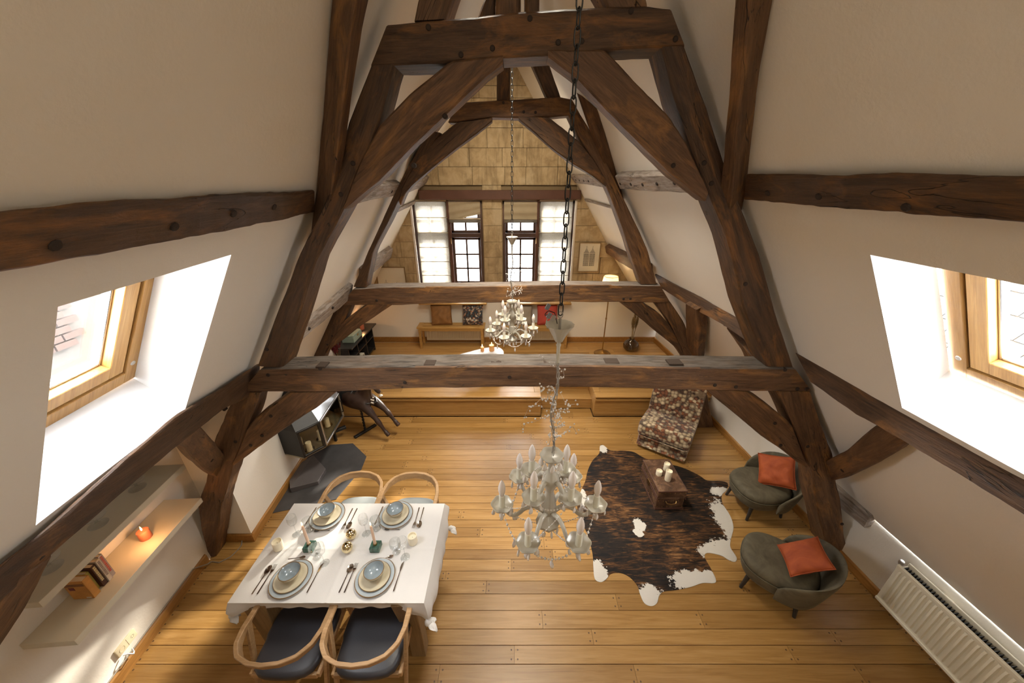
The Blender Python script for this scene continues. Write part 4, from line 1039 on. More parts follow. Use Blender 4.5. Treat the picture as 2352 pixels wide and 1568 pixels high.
hp = [atZ(p, .006) for p in hide_px]; hc = sum(hp, Vector())/len(hp); hc.z = 0
def smooth_loop(pts, k=4):
    n = len(pts); out = []
    for i in range(n):
        p0, p1, p2, p3 = pts[i-1], pts[i], pts[(i+1) % n], pts[(i+2) % n]
        for j in range(k):
            t = j/k; out.append(.5*((2*p1)+(p2-p0)*t+(2*p0-5*p1+4*p2-p3)*t*t+(3*p1-p0-3*p2+p3)*t**3))
    return out
def hidemat():
    m, nt, b = mat('brindled_cowhide')
    v = coords(nt, 'Object')
    rot = N(nt, 'ShaderNodeMapping'); rot.inputs['Rotation'].default_value = (0, 0, .6); rot.inputs['Scale'].default_value = (4, 22, 5); nt.links.new(v, rot.inputs[0])
    f = noise_(nt, rot.outputs[0], 1.7, 8, .68, .8)
    big = noise_(nt, v, 2.0, 4, .6, .5)
    k = math_(nt, 'ADD', math_(nt, 'MULTIPLY', f, .75), math_(nt, 'MULTIPLY', big, .45))
    c = ramp(nt, k, [(.48, (.007, .0058, .0055)), (.59, (.022, .013, .008)), (.67, (.095, .042, .015)), (.78, (.25, .125, .045))])
    # dark line of the spine
    patches = [((1674, 1200), .13, .30), ((1672, 1262), .17, .13), ((1640, 1265), .17, .08), ((1655, 1128), .12, .07), ((1596, 1334), .24, .10), ((1632, 1326), .10, .07), ((1495, 1372), .12, .12), ((1376, 1318), .085, .14), ((1384, 1030), .07, .08), ((1335, 1140), .06, .14), ((1468, 1205), .065, .08), ((1466, 1222), .05, .05)]
    cur = None
    for px, rx, ry in patches:
        p = atZ(px, .006)-hc
        s = N(nt, 'ShaderNodeVectorMath', operation='SUBTRACT'); nt.links.new(v, s.inputs[0]); s.inputs[1].default_value = (p.x, p.y, .006)
        mu = N(nt, 'ShaderNodeVectorMath', operation='MULTIPLY'); nt.links.new(s.outputs[0], mu.inputs[0]); mu.inputs[1].default_value = (1/rx, 1/ry, 0)
        ln = N(nt, 'ShaderNodeVectorMath', operation='LENGTH'); nt.links.new(mu.outputs[0], ln.inputs[0])
        cur = ln.outputs['Value'] if cur is None else math_(nt, 'MINIMUM', cur, ln.outputs['Value'])
    en = noise_(nt, v, 16, 6, .7); en2 = noise_(nt, v, 55, 3, .6)
    d = math_(nt, 'ADD', cur, math_(nt, 'ADD', math_(nt, 'MULTIPLY', math_(nt, 'SUBTRACT', en, .5), 1.5), math_(nt, 'MULTIPLY', math_(nt, 'SUBTRACT', en2, .5), .9)))
    wm = ramp(nt, d, [(.92, (1, 1, 1)), (1.0, (0, 0, 0))])
    c = mixc(nt, wm, c, (.58, .54, .48))
    nt.links.new(c, b.inputs['Base Color']); b.inputs['Roughness'].default_value = .7
    b.inputs['Specular IOR Level'].default_value = .2
    bump(nt, b, f, .5, .006); return m
M['hide'] = hidemat()
lp = smooth_loop(hp, 4); lp = [p-hc for p in lp]
inner = [Vector((p.x*.985, p.y*.985, 0)) for p in lp]
mb = MB(); nL_ = len(lp)
mb.loft([[Vector((p.x, p.y, .0008)) for p in lp], [Vector((p.x, p.y, .004)) for p in lp], [Vector((p.x, p.y, .0075)) for p in inner]], True, True)
rug = mb.build('cowhide_rug', M['hide'], None, ang=30); rug.matrix_local = Matrix.Translation(hc); rug.matrix_world = Matrix.Translation(hc); WM[rug.name] = Matrix.Translation(hc)
setp(rug, 'brindled brown and black cowhide rug with white edges on the oak floor', 'rug')

tz = .285
tcs = [atZ(p, tz) for p in [(1474, 1055), (1535, 1055), (1582, 1127), (1517, 1129)]]
tc_ = sum(tcs, Vector())/4; ax = ((tcs[1]-tcs[0])+(tcs[2]-tcs[3])).normalized(); ay = ((tcs[0]-tcs[3])+(tcs[1]-tcs[2])).normalized()
tw = ((tcs[1]-tcs[0]).length+(tcs[2]-tcs[3]).length)/2; tl = ((tcs[0]-tcs[3]).length+(tcs[1]-tcs[2]).length)/2
TRK = thing('trunk', 'old studded leather trunk standing on the cowhide', 'trunk', (tc_.x, tc_.y, .009), math.atan2(ax.y, ax.x))
tz -= .009
MB().box((0, 0, .085), (tw-.012, tl-.012, .165)).build('chest_body', M['trunk'], TRK, bev=.006)
MB().box((0, 0, tz-.05), (tw, tl, .10)).build('lid', M['trunk'], TRK, bev=.006)
for sx in (-1, 1):
    for z, h in ((.012, .024), (.155, .02), (tz-.092, .018), (tz-.008, .018)):
        MB().box((sx*(tw/2+.001), 0, z), (.006, tl+.006, h)).build('wooden_strip', M['lintel'], TRK, bev=.002)
for sy in (-1, 1):
    for z, h in ((.012, .024), (tz-.008, .018)): MB().box((0, sy*(tl/2+.001), z), (tw+.006, .006, h)).build('wooden_strip', M['lintel'], TRK, bev=.002)
st = MB()
for i in range(4):
    for j in range(7): st.ball((-tw/2+.03+(tw-.06)*i/3, -tl/2+.03+(tl-.06)*j/6, tz+.0005), .0055, 6, 4, (1, 1, .6))
for j in range(11):
    for z in (.04, .12, tz-.06, tz-.03): st.ball((-tw/2, -tl/2+.02+(tl-.04)*j/10, z), .0055, 6, 4, (.6, 1, 1))
for j in range(6):
    for z in (.04, .13, tz-.03): st.ball((-tw/2+.02+(tw-.04)*j/5, -tl/2, z), .0055, 6, 4, (1, .6, 1))
s_ = st.build('stud', M['brass'], TRK); s_['kind'] = 'stuff'
MB().tube([(-.06, -tl/2-.004, .13), (-.05, -tl/2-.022, .115), (0, -tl/2-.028, .108), (.05, -tl/2-.022, .115), (.06, -tl/2-.004, .13)], .006, 7).build('handle', M['brass'], TRK)
MB().box((-tw/2-.006, 0, .165), (.008, .07, .06)).build('hasp', M['brass'], TRK, bev=.003)
for q, h, nm in (((1513, 1089), .062, 'shortest ivory pillar candle on the trunk'), ((1530, 1078), .095, 'ivory pillar candle half hidden behind the tallest one on the trunk'), ((1533, 1101), .135, 'tallest ivory pillar candle on the trunk')):
    p = atZ(q, tz+.012); pillar(nm, (p.x, p.y, tz+.0095), .034, h, group='pillar candles on the trunk')

def cushion(name, label, loc, rot, w, h, t, m, group=None, seed=0, curl=.07, crease=.02):
    T = Matrix.Translation(loc) @ rot
    mb = MB()
    for s in (1, -1):
        def fn(u, v, s=s):
            a, b = 2*u-1, 2*v-1
            k = max(0, (1-abs(a)**2.6))**.5*max(0, (1-abs(b)**2.6))**.5
            pinch = 1-curl*(1-abs(b)**2)*abs(a)**2; pinch2 = 1-curl*(1-abs(a)**2)*abs(b)**2
            wr = crease*noise.noise(Vector((a*2.2+seed, b*2.2, s*3)))*(k*.6+.15)
            return Vector((a*w/2*pinch, b*h/2*pinch2, s*t/2*k+wr*(1 if k > .02 else 0)))
        mb.grid(fn, 22, 22)
    c = mb.build(name, m, None, world=None, ang=80); c.matrix_local = T; c.matrix_world = T; WM[c.name] = T
    bmx = bmesh.new(); bmx.from_mesh(c.data); bmesh.ops.remove_doubles(bmx, verts=bmx.verts, dist=.0008); bmesh.ops.recalc_face_normals(bmx, faces=bmx.faces); bmx.to_mesh(c.data); bmx.free()
    setp(c, label, 'cushion', group)
    pts = [Vector((a*w/2*(1-curl*(1-abs(b)**2)*abs(a)**2), b*h/2*(1-curl*(1-abs(a)**2)*abs(b)**2), 0)) for a, b in [(-1+2*i/14, -1) for i in range(14)]+[(1, -1+2*i/14) for i in range(14)]+[(1-2*i/14, 1) for i in range(14)]+[(-1, 1-2*i/14) for i in range(14)]]
    MB().tube(pts, .004, 5, loop=True).build('piping', m, c)
    return c
def frame_from(z, up):                       # matrix with local Z along z and local Y close to up
    z = Vector(z).normalized(); y = Vector(up); y = (y-z*y.dot(z)).normalized(); x = y.cross(z)
    return Matrix(((x.x, y.x, z.x, 0), (x.y, y.y, z.y, 0), (x.z, y.z, z.z, 0), (0, 0, 0, 1)))
def armchair(label, loc, rz):
    t = thing('armchair', label, 'armchair', loc, rz, 'olive velvet armchairs', Matrix.Rotation(rz, 4, 'Z') @ Matrix.Scale(.81, 4))
    def sec(s, z, sh=0):
        o = []
        for k in range(44):
            a = 2*PI*k/44; c, sn = math.cos(a), math.sin(a); e = 2.7
            r = (abs(c)**e+abs(sn)**e)**(-1/e)
            x, y = .30*c*r*s, .345*sn*r*s
            x *= 1-.10*max(0, -y/.345)
            o.append(Vector((x, y+sh, z-.02*max(0, -y/.345)*(z > .3))))
        return o
    MB().loft([sec(.80, .205), sec(.90, .22), sec(.965, .27), sec(1.0, .33), sec(1.0, .365)]).build('base_upholstery', M['olive'], t, ang=70)
    MB().loft([sec(.99, .368), sec(1.015, .385), sec(1.01, .42), sec(.96, .45), sec(.85, .467), sec(.6, .475), sec(.25, .478)]).build('seat', M['olive'], t, ang=70)
    pip = sec(1.018, .368); MB().tube(pip, .006, 6, loop=True).build('piping', M['olive'], t, ang=80)
    secs = []; n = 30
    for i in range(n+1):
        th = -1.0+2.0*i/n; a = -PI/2+th*1.55
        c, sn = math.cos(a), math.sin(a); e = 2.5; r = (abs(c)**e+abs(sn)**e)**(-1/e)
        p = Vector((.325*c*r, .35*sn*r, 0)); od = Vector((c, sn*.9, 0)).normalized()
        k = max(0, math.cos(th*PI/2))**.62
        top = .40+.35*k; bot = .20+.03*abs(th); thick = .028+.042*k
        lean = .10*k
        q = []
        for m_ in range(14):
            g = 2*PI*m_/14; hh = .5+.5*math.sin(g); z = bot+(top-bot)*hh
            q.append(p+od*((thick*.5)*math.cos(g)*(1 if abs(math.sin(g)) < .95 else .8)+.01+lean*(hh**1.6))+Vector((0, 0, z)))
        secs.append(q)
    MB().loft(secs).build('back', M['olive'], t, ang=80)
    for sx, sy in ((-1, 1), (1, 1), (-1, -1), (1, -1)):
        MB().tube([(sx*.19, sy*.215, .22), (sx*.215, sy*.245, 0)], [.026, .017], 10).build('leg', M['blackwood'], t)
    return t
A1 = (2.755, 2.895, 0); A2 = (2.36, 2.02, 0)
armchair('olive velvet armchair with black legs, facing left, half behind the near oak post', A1, math.radians(95))
armchair('olive velvet armchair with black legs, nearest the white radiator', A2, math.radians(52))
def dirz(a): return Vector((math.cos(a+PI/2), math.sin(a+PI/2), 0))
d1, d2 = dirz(math.radians(95)), dirz(math.radians(52))
p1 = Vector(A1)-d1*.10+Vector((-.0, -.02, .54)); cushion('cushion', 'burnt orange velvet cushion on the armchair behind the oak post', p1, frame_from(d1*.75+Vector((.1, -.35, .62)), (.25, .3, 1)) @ Matrix.Rotation(.35, 4, 'Z'), .33, .33, .11, M['orange'], seed=2, crease=.03)
p2 = Vector(A2)-d2*.11+Vector((.02, -.0, .51)); cushion('cushion', 'bright orange velvet cushion on the armchair nearest the radiator', p2, frame_from(d2*.62+Vector((-.05, -.12, .75)), (.0, .1, 1)), .32, .32, .10, M['orange'], seed=5, crease=.02)

# slipper chair
fc = Vector((-.575, -.82, 0)); fr_mid = (atZ((1460, 1015), .05)+atZ((1575, 1060), .05))/2
SCW = .66
sc = thing('slipper_chair', 'low armless chair in brown floral plush beside the cowhide', 'chair', (fr_mid.x-fc.x*.36, fr_mid.y-fc.y*.36, 0), math.atan2(fc.y, fc.x)-PI/2)
def rb(name, prof, w, m, parent, seg=6, wav=0):
    """profile in the side plane (y,z) extruded across x with soft ends"""
    n = len(prof); secs = []; cyz = Vector((0, sum(p[0] for p in prof)/n, sum(p[1] for p in prof)/n))
    for x, s in [(-w/2, .86), (-w/2+.012, .95), (-w/2+.035, 1)]+[(-w/2+.035+(w-.07)*k/seg, 1) for k in range(1, seg)]+[(w/2-.035, 1), (w/2-.012, .95), (w/2, .86)]:
        secs.append([Vector((x, cyz.y+(p[0]-cyz.y)*s, cyz.z+(p[1]-cyz.z)*s)) for p in prof])
    return MB().loft(secs).build(name, m, parent, ang=70)
def sm2(p, k=3):
    q = smooth_loop([Vector((a, b, 0)) for a, b in p], k); return [(v.x, v.y) for v in q]
rb('base', sm2([(.34, .05), (.355, .08), (.355, .20), (.345, .215), (-.30, .215), (-.31, .2), (-.31, .06), (-.30, .05)]), SCW-.02, M['floralchair'], sc)
rb('seat', sm2([(.37, .225), (.395, .27), (.385, .36), (.33, .405), (.1, .39), (-.12, .36), (-.20, .34), (-.22, .23), (-.1, .215), (.3, .215)]), SCW, M['floralchair'], sc)
rb('backrest', sm2([(-.13, .335), (-.10, .36), (-.16, .6), (-.225, .84), (-.26, .905), (-.32, .91), (-.355, .86), (-.33, .6), (-.30, .35), (-.28, .22), (-.2, .22)]), SCW, M['floralchair'], sc)
for sx in (-1, 1):
    for y in (.29, -.26): MB().lathe([(.025, .05), (.02, 0)], 10, (sx*.27, y, 0), True).build('foot', M['blackwood'], sc)

# ---- radiator on the right wall
rd = thing('radiator', 'cream ribbed panel radiator on the right wall below the skylight', 'radiator', (kr(1.15), 1.15, .14), 0, None, Matrix.Rotation(math.atan(.074), 4, 'Z'))
RL0, RL1, RHt = -.75, .705, .44
def panel(x, name):
    mb = MB(); mb.box((x+.008, (RL0+RL1)/2, RHt/2), (.008, RL1-RL0, RHt)); p = mb.build(name, M['cream'], rd, bev=.003)
    for z, h in ((.016, .032), (RHt-.016, .032)): MB().box((x, (RL0+RL1)/2, z), (.018, RL1-RL0, h)).build('edge_rail', M['cream'], p, bev=.006)
    n = 40; pitch = (RL1-RL0-.04)/n
    for k in range(n):
        y = RL0+.02+pitch*(k+.5); w = pitch*.62
        secs = [[(x+.006, y-w/2, z), (x-.010*f, y-w*.28, z), (x-.010*f, y+w*.28, z), (x+.006, y+w/2, z)] for z, f in ((.045, 0), (.065, 1), (RHt-.065, 1), (RHt-.045, 0))]
        MB().loft(secs).build('rib', M['cream'], p, ang=50)
    return p
panel(-.145, 'front_panel'); MB().box((-.045, (RL0+RL1)/2, RHt/2), (.012, RL1-RL0, RHt)).build('rear_panel', M['cream'], rd, bev=.004)
fin = MB()
for k in range(70): fin.box((-.095, RL0+.02+(RL1-RL0-.04)*k/69, RHt/2), (.075, .004, RHt-.06))
fin.build('convector_fins', M['black'], rd, smooth=False)
for y in (RL1-.012, RL0+.012): MB().box((-.095, y, RHt*.5), (.085, .006, RHt-.05)).build('end_cover', M['cream'], rd, bev=.002)
for y in (-.2, .45): MB().box((-.022, y, RHt-.09), (.04, .05, .12)).build('wall_bracket', M['cream'], rd)
MB().lathe([(.014, 0), (.018, .01), (.018, .035), (.012, .04), (.0005, .04)], 12, (-.085, RL1+.02, RHt-.04)).build('air_valve', M['steel'], rd)
# ================================================================ LEFT WALL: HEARTH, STOVE, HORSE, SHELVES
hearth = [(-2.785, 3.62), (-2.55, 3.91), (-2.25, 3.94), (-1.96, 3.68), (-1.94, 3.45), (-2.05, 3.0), (-2.05, 2.98), (-2.685, 2.79)]
he = thing('hearth_plate', 'black angular steel floor plate in front of the wall stove', 'hearth plate', (-2.35, 3.4, .001))
MB().prism([(x+2.35, y-3.4) for x, y in hearth], 0, .006).build('plate', M['slate'], he, bev=.0015)
fo = thing('folded_steel_cover', 'folded dark steel sheet lying on the black hearth plate', 'steel cover', (-2.4, 3.1, .0075))
hz = .06
q = [atZ(p, hz) for p in [(694, 1060), (721, 1049), (748, 1076), (730, 1105), (667, 1124), (664, 1096)]]
rg = [atZ((721, 1049), hz+.03), atZ((668, 1122), hz+.02)]
base = Vector((-2.4, 3.1, .0075))
mb = MB(); top = [p-base for p in q]; top[1].z += .03; top[4].z += .02
bot = [Vector((p.x, p.y, 0)) for p in top]
mb.add(top+bot, [(0, 1, 4, 5), (1, 2, 3, 4)]+[(i, 6+i, 6+(i+1) % 6, (i+1) % 6) for i in range(6)]+[(6, 7, 8, 9, 10, 11)])
mb.build('sheet', plain('lighter_steel_sheet', (.15, .135, .135), .38, .4, var=.15, bscale=14, bstr=.05), fo, ang=12, bev=.002)

sv = thing('wall_stove', 'faceted black steel wood stove with glass panes, hung on the left wall', 'stove', (-2.6, 3.65, .38))
B0 = Vector((-2.6, 3.65, .38))
def S_(x, y, z): return Vector((x, y, z))-B0
Wn, A_, B_, C_, Wf = (-2.735, 3.30), (-2.47, 3.23), (-2.305, 3.43), (-2.355, 4.05), (-2.79, 4.30)
zb, zt = .40, .775
plan = [Wn, A_, B_, C_, Wf]
MB().prism([(x+2.6, y-3.65) for x, y in plan], zb-.38-.02, zb-.38).build('floor_plate', M['stoveinside'], sv, bev=.002)
# blind side panel, tapering roof facets
upper = [(-2.745, 3.36, 1.0), (-2.60, 3.36, .97), (-2.50, 3.56, 1.02), (-2.52, 3.98, 1.05), (-2.785, 4.22, 1.05)]
pt = lambda p, z: S_(p[0], p[1], z)
def panel3(name, pts, m, th=.012):
    n = (pts[1]-pts[0]).cross(pts[2]-pts[0]).normalized(); mb = MB(); k = len(pts)
    mb.add([p for p in pts]+[p-n*th for p in pts], [tuple(range(k)), tuple(range(2*k-1, k-1, -1))]+[(i, k+i, k+(i+1) % k, (i+1) % k) for i in range(k)])
    return mb.build(name, m, sv, smooth=False)
panel3('side_panel', [pt(Wn, zb), pt(A_, zb), pt(A_, zt), pt(Wn, zt)], M['black'])
panel3('far_panel', [pt(C_, zb), pt(Wf, zb), pt(Wf, zt), pt(C_, zt)], M['black'])
panel3('wall_panel', [pt(Wf, zb), pt(Wn, zb), pt(Wn, zt), pt(Wf, zt)], M['stoveinside'])
lowr = [pt(p, zt) for p in plan]; upr = [S_(*p) for p in upper]
for i, m_ in ((0, 'black'), (1, 'black'), (2, 'steel'), (3, 'black')):
    panel3('roof_facet', [lowr[i], lowr[i+1], upr[i+1], upr[i]], M[m_], .008)
panel3('top_plate', upr, M['black'])
MB().box((-.12, .12, 1.2), (.10, .42, 1.2)).build('flue_casing', M['black'], sv, bev=.004)
MB().box((-.165, -.34, .35), (.03, .16, .75)).build('wall_plate', M['black'], sv, bev=.003)
def glazed(name, a, b, m):
    a, b = Vector((*a, 0)), Vector((*b, 0)); d = (b-a); L = d.length; d.normalize(); t = .028
    n = Vector((d.y, -d.x, 0))
    mb = MB()
    def bar(u0, u1, z0, z1, off=.006):
        c = a+d*((u0+u1)/2)+n*off+Vector((0, 0, (z0+z1)/2))-B0
        mb.box(c, (u1-u0, .022, z1-z0), Matrix.Rotation(math.atan2(d.y, d.x), 3, 'Z'))
    bar(0, L, zb, zb+t); bar(0, L, zt-t, zt); bar(0, t, zb, zt); bar(L-t, L, zb, zt)
    o = mb.build(name, m, sv, bev=.003)
    g = MB(); c = a+d*(L/2)+n*.004+Vector((0, 0, (zb+zt)/2))-B0
    g.box(c, (L-2*t, .004, zt-zb-2*t), Matrix.Rotation(math.atan2(d.y, d.x), 3, 'Z')); g.build('pane', M['stoveglass'], o, smooth=False)
    return o, a, b, d, n
glazed('window_frame', A_, B_, M['black']); dr = glazed('door', B_, C_, M['steel'])
c = Vector((*C_, .60))-B0+Vector((.03, -.06, 0)); MB().tube([c+Vector((0, 0, .09)), c+Vector((.02, 0, .085)), c+Vector((.02, 0, -.085)), c+Vector((0, 0, -.09))], .007, 7).build('handle', M['black'], dr[0])
for i, (x, y, h, nm) in enumerate(((-2.46, 3.36, .115, 'nearest the viewer'), (-2.42, 3.56, .13, 'behind the corner of the stove'), (-2.46, 3.82, .12, 'behind the steel framed stove door'), (-2.62, 3.45, .10, 'at the back by the wall'))):
    t = thing('silver_dish', 'small round silver dish inside the wall stove, %s' % nm, 'dish', (x, y, .401), 0, 'silver dishes in the stove')
    MB().lathe([(.0005, 0), (.035, 0), (.055, .008), (.058, .014), (.055, .015), (.034, .005), (.0005, .004)], 24).build('bowl', M['cutlery'], t)
    pillar('ivory pillar candle in the wall stove, %s' % nm, (x, y, .406), .032, h, group='candles in the stove', recess=False)
# log cradle / foot irons next to the stove
fb = thing('fire_iron_bracket', 'small black iron bracket on the floor between stove and carved horse', 'bracket', (atZ((772, 1012), 0).x, atZ((772, 1012), 0).y, 0))
MB().box((0, 0, .09), (.03, .03, .18)).build('post', M['black'], fb); MB().box((.06, .06, .16), (.16, .05, .04), Matrix.Rotation(.7, 3, 'Z')).build('plate', M['black'], fb, bev=.003)
MB().box((-.10, -.03, .06), (.02, .02, .12)).build('post', M['black'], fb)

# ---- carved galloping horse on an iron stand
hr = thing('carved_horse', 'dark carved wooden galloping horse on an iron stand beside the stage', 'horse figure', (-2.17, 4.2, 0))
HB = Vector((-2.17, 4.2, 0))
def skin(name, verts, edges, radii, m, parent, sub=2):
    me = bpy.data.meshes.new(name); me.from_pydata([tuple(v) for v in verts], edges, [])
    o = bpy.data.objects.new(name, me); COL.objects.link(o); o.parent = parent; WM[o.name] = WM[parent.name]
    md = o.modifiers.new('skin', 'SKIN'); md.use_smooth_shade = True
    sv_ = me.skin_vertices[0].data
    for i, r in enumerate(radii): sv_[i].radius = r if isinstance(r, tuple) else (r, r)
    sv_[0].use_root = True
    if sub: s2 = o.modifiers.new('sub', 'SUBSURF'); s2.levels = sub; s2.render_levels = sub
    me.materials.append(m); return o
fw = Vector((.93, -.30, 0)).normalized(); sd = Vector((-fw.y, fw.x, 0))
def hv(f, s, z): return fw*(f-.09)+sd*s+Vector((0, 0, z+.01))
V = [hv(-.02, 0, .56), hv(-.20, 0, .585), hv(-.36, 0, .60), hv(.17, 0, .57), hv(.225, 0, .66), hv(.245, 0, .76), hv(.27, 0, .86), hv(.30, 0, .92),   # 0..7 barrel, croup, chest, neck, poll
     hv(.37, 0, .875), hv(.445, 0, .785), hv(.485, 0, .735),                                                                # 8..10 head to muzzle
     ]
E_ = [(0, 1), (1, 2), (0, 3), (3, 4), (4, 5), (5, 6), (6, 7), (7, 8), (8, 9), (9, 10)]
Rr = [(.13, .135), (.12, .125), (.115, .125), (.135, .145), (.09, .115), (.065, .095), (.055, .075), (.05, .055), (.045, .055), (.034, .036), (.03, .03)]
def horse_leg(root, pts, radii):
    p = root
    for q, r in zip(pts, radii): V.append(hv(*q)); Rr.append(r); E_.append((p, len(V)-1)); p = len(V)-1
FR = (.078, .050, .034, .045, .027, .023, .034, .030, .042); 
horse_leg(3, [(.25, -.075, .52), (.35, -.08, .42), (.405, -.08, .345), (.435, -.08, .30), (.47, -.08, .25), (.515, -.08, .175), (.535, -.08, .15), (.552, -.08, .13), (.58, -.08, .10)], FR)
horse_leg(3, [(.27, .075, .54), (.39, .08, .465), (.46, .08, .40), (.495, .08, .36), (.53, .08, .315), (.575, .08, .25), (.597, .08, .225), (.612, .08, .205), (.643, .08, .172)], FR)
HR_ = (.085, .06, .042, .048, .028, .024, .033, .04)
horse_leg(2, [(-.38, -.075, .49), (-.36, -.08, .41), (-.40, -.08, .35), (-.45, -.08, .30), (-.47, -.08, .25), (-.49, -.08, .20), (-.50, -.08, .18), (-.53, -.08, .15)], HR_)
horse_leg(2, [(-.38, .075, .50), (-.40, .08, .42), (-.44, .08, .37), (-.49, .08, .33), (-.51, .08, .28), (-.535, .08, .23), (-.545, .08, .21), (-.565, .08, .18)], HR_)
hb = skin('horse_body', V, E_, Rr, M['horse'], hr)
for s in (-1, 1):
    MB().loft([[hv(.285+.012*math.cos(a), s*(.03+.008*math.sin(a)), .945) for a in [2*PI*k/8 for k in range(8)]], [hv(.287+.008*math.cos(a), s*(.036+.006*math.sin(a)), .975) for a in [2*PI*k/8 for k in range(8)]], [hv(.292, s*.038, 1.005) for k in range(8)]]).build('ear', M['horse'], hr)
    MB().ball(hv(.37, s*.043, .89), .009, 8, 6).build('eye', M['black'], hr)
    MB().ball(hv(.50, s*.016, .742), .006, 6, 4).build('nostril', M['black'], hr)
mn = MB()
for k in range(9):
    t = k/8; p = Vector(V[4]).lerp(V[7], t); b = hv(-.075-.01*math.sin(k*2), .018*math.sin(k*1.7), .055)
    mn.tube([p+hv(-.03, 0, .05), p+b, p+b+hv(-.045, .03*math.cos(k), -.06)], [.022, .018, .006], 7)
mn.build('mane', M['horse'], hr, ang=80)
tl_ = MB(); tl_.tube([hv(-.44, 0, .63), hv(-.50, 0, .62), hv(-.54, 0, .54), hv(-.55, 0, .42), hv(-.54, 0, .34)], [.022, .035, .042, .035, .01], 9); tl_.build('tail', M['horse'], hr, ang=80)
MB().ball(hv(.485, 0, .703), .026, 10, 8, (1.1, 1, .55)).build('lower_jaw', M['horselite'], hr)
sd_ = MB()
def saddle(u, v):
    a = (u-.5)*3.3; y = -.13+.24*v; return hv(y, math.sin(a)*.128, .575+math.cos(a)*.135+.02*abs(v-.5))
sd_.grid(saddle, 16, 8).build('saddle', M['black'], hr, ang=80)
MB().tube([hv(.05, .128*math.sin(a), .575+.14*math.cos(a)) for a in [2*PI*k/24 for k in range(24)]], .009, 6, loop=True).build('girth', M['black'], hr)
MB().tube([hv(.40-.13*math.cos(a)*0-.10*abs(math.sin(a)), .10*math.sin(a), .60-.02*math.cos(a)) for a in [PI*(k/12-.5) for k in range(13)]], .010, 6).build('breast_strap', M['black'], hr)
fl_ = MB()
for k in range(9): fl_.ball(hv(.355+.006*(k % 3), -.02-.012*(k % 4), .56+.012*k), .012, 6, 4)
fl_.build('carved_rosette', M['horselite'], hr)
pole = [Vector((.02*0, 0, z)) for z in (.02, .2, .4, .5)]
tw_ = MB()
for ph in (0, PI): tw_.tube([Vector((.009*math.cos(z*60+ph), .009*math.sin(z*60+ph), z)) for z in [.03+.47*k/40 for k in range(41)]], .010, 6)
tw_.build('twisted_pole', M['black'], hr)
d = (atZ((852, 985), .02)-atZ((824, 1002), .02)).normalized(); MB().box((0, 0, .015), (.36, .05, .03), Matrix.Rotation(math.atan2(d.y, d.x), 3, 'Z')).build('foot_bar', M['black'], hr, bev=.005)

# ---- wall shelves and what stands on them
sh_rot = Matrix.Rotation(math.atan(.074), 4, 'Z')
def shelf(label, z, th):
    t = thing('wall_shelf', label, 'shelf', (wl(1.66), 1.66, z), 0, 'ivory wall shelves', sh_rot)
    MB().box((.152, 0, -th/2), (.30, 1.04, th)).build('board', M['shelf'], t, bev=.0015)
    MB().box((.303, 0, -th/2), (.003, 1.04, th)).build('front_edge', M['cream'], t)
    return t
shelf('long ivory wall shelf, lower of the two, holding books and a lit candle', .91, .045)
shelf('long ivory wall shelf, upper of the two, holding glass dishes', 1.29, .045)
MB_ = []
pillar('lit terracotta candle on the lower wall shelf', (atZ((336, 1234), .912).x, atZ((336, 1234), .912).y, .911), .037, .075, M['terrawax'], True, recess=False, fs=1.3)
for i, (p, nm) in enumerate((((316, 1120), 'right'), ((226, 1204), 'middle'), ((118, 1303), 'left'))):
    c = atZ(p, 1.292)
    t = thing('glass_dish', 'clear glass stand on the upper wall shelf, %smost of three' % nm if nm != 'middle' else 'clear glass stand on the upper wall shelf, the middle of three', 'glass', (c.x, c.y, 1.291), 0, 'glass stands on the upper shelf')
    MB().lathe([(.0005, 0), (.05, 0), (.052, .003), (.02, .008), (.008, .02), (.009, .05), (.03, .06), (.062, .072), (.063, .076), (.03, .066), (.0005, .062)], 28).build('stand', M['glass'], t, ang=80)
bx = wl(1.42)
books = [('thick orange paperback, nearest of the books on the lower shelf', .17, .125, .042, (.55, .26, .06), 0), ('yellow and green paperback on the lower shelf', .165, .115, .024, (.42, .36, .08), 1), ('dark brown hardback with pale title on the lower shelf', .19, .135, .030, (.07, .028, .02), 2), ('cream spined book on the lower shelf', .20, .14, .026, (.62, .55, .46), 3), ('grey and red spined book, farthest on the lower shelf', .205, .13, .026, (.38, .34, .33), 4)]
yy = 1.395
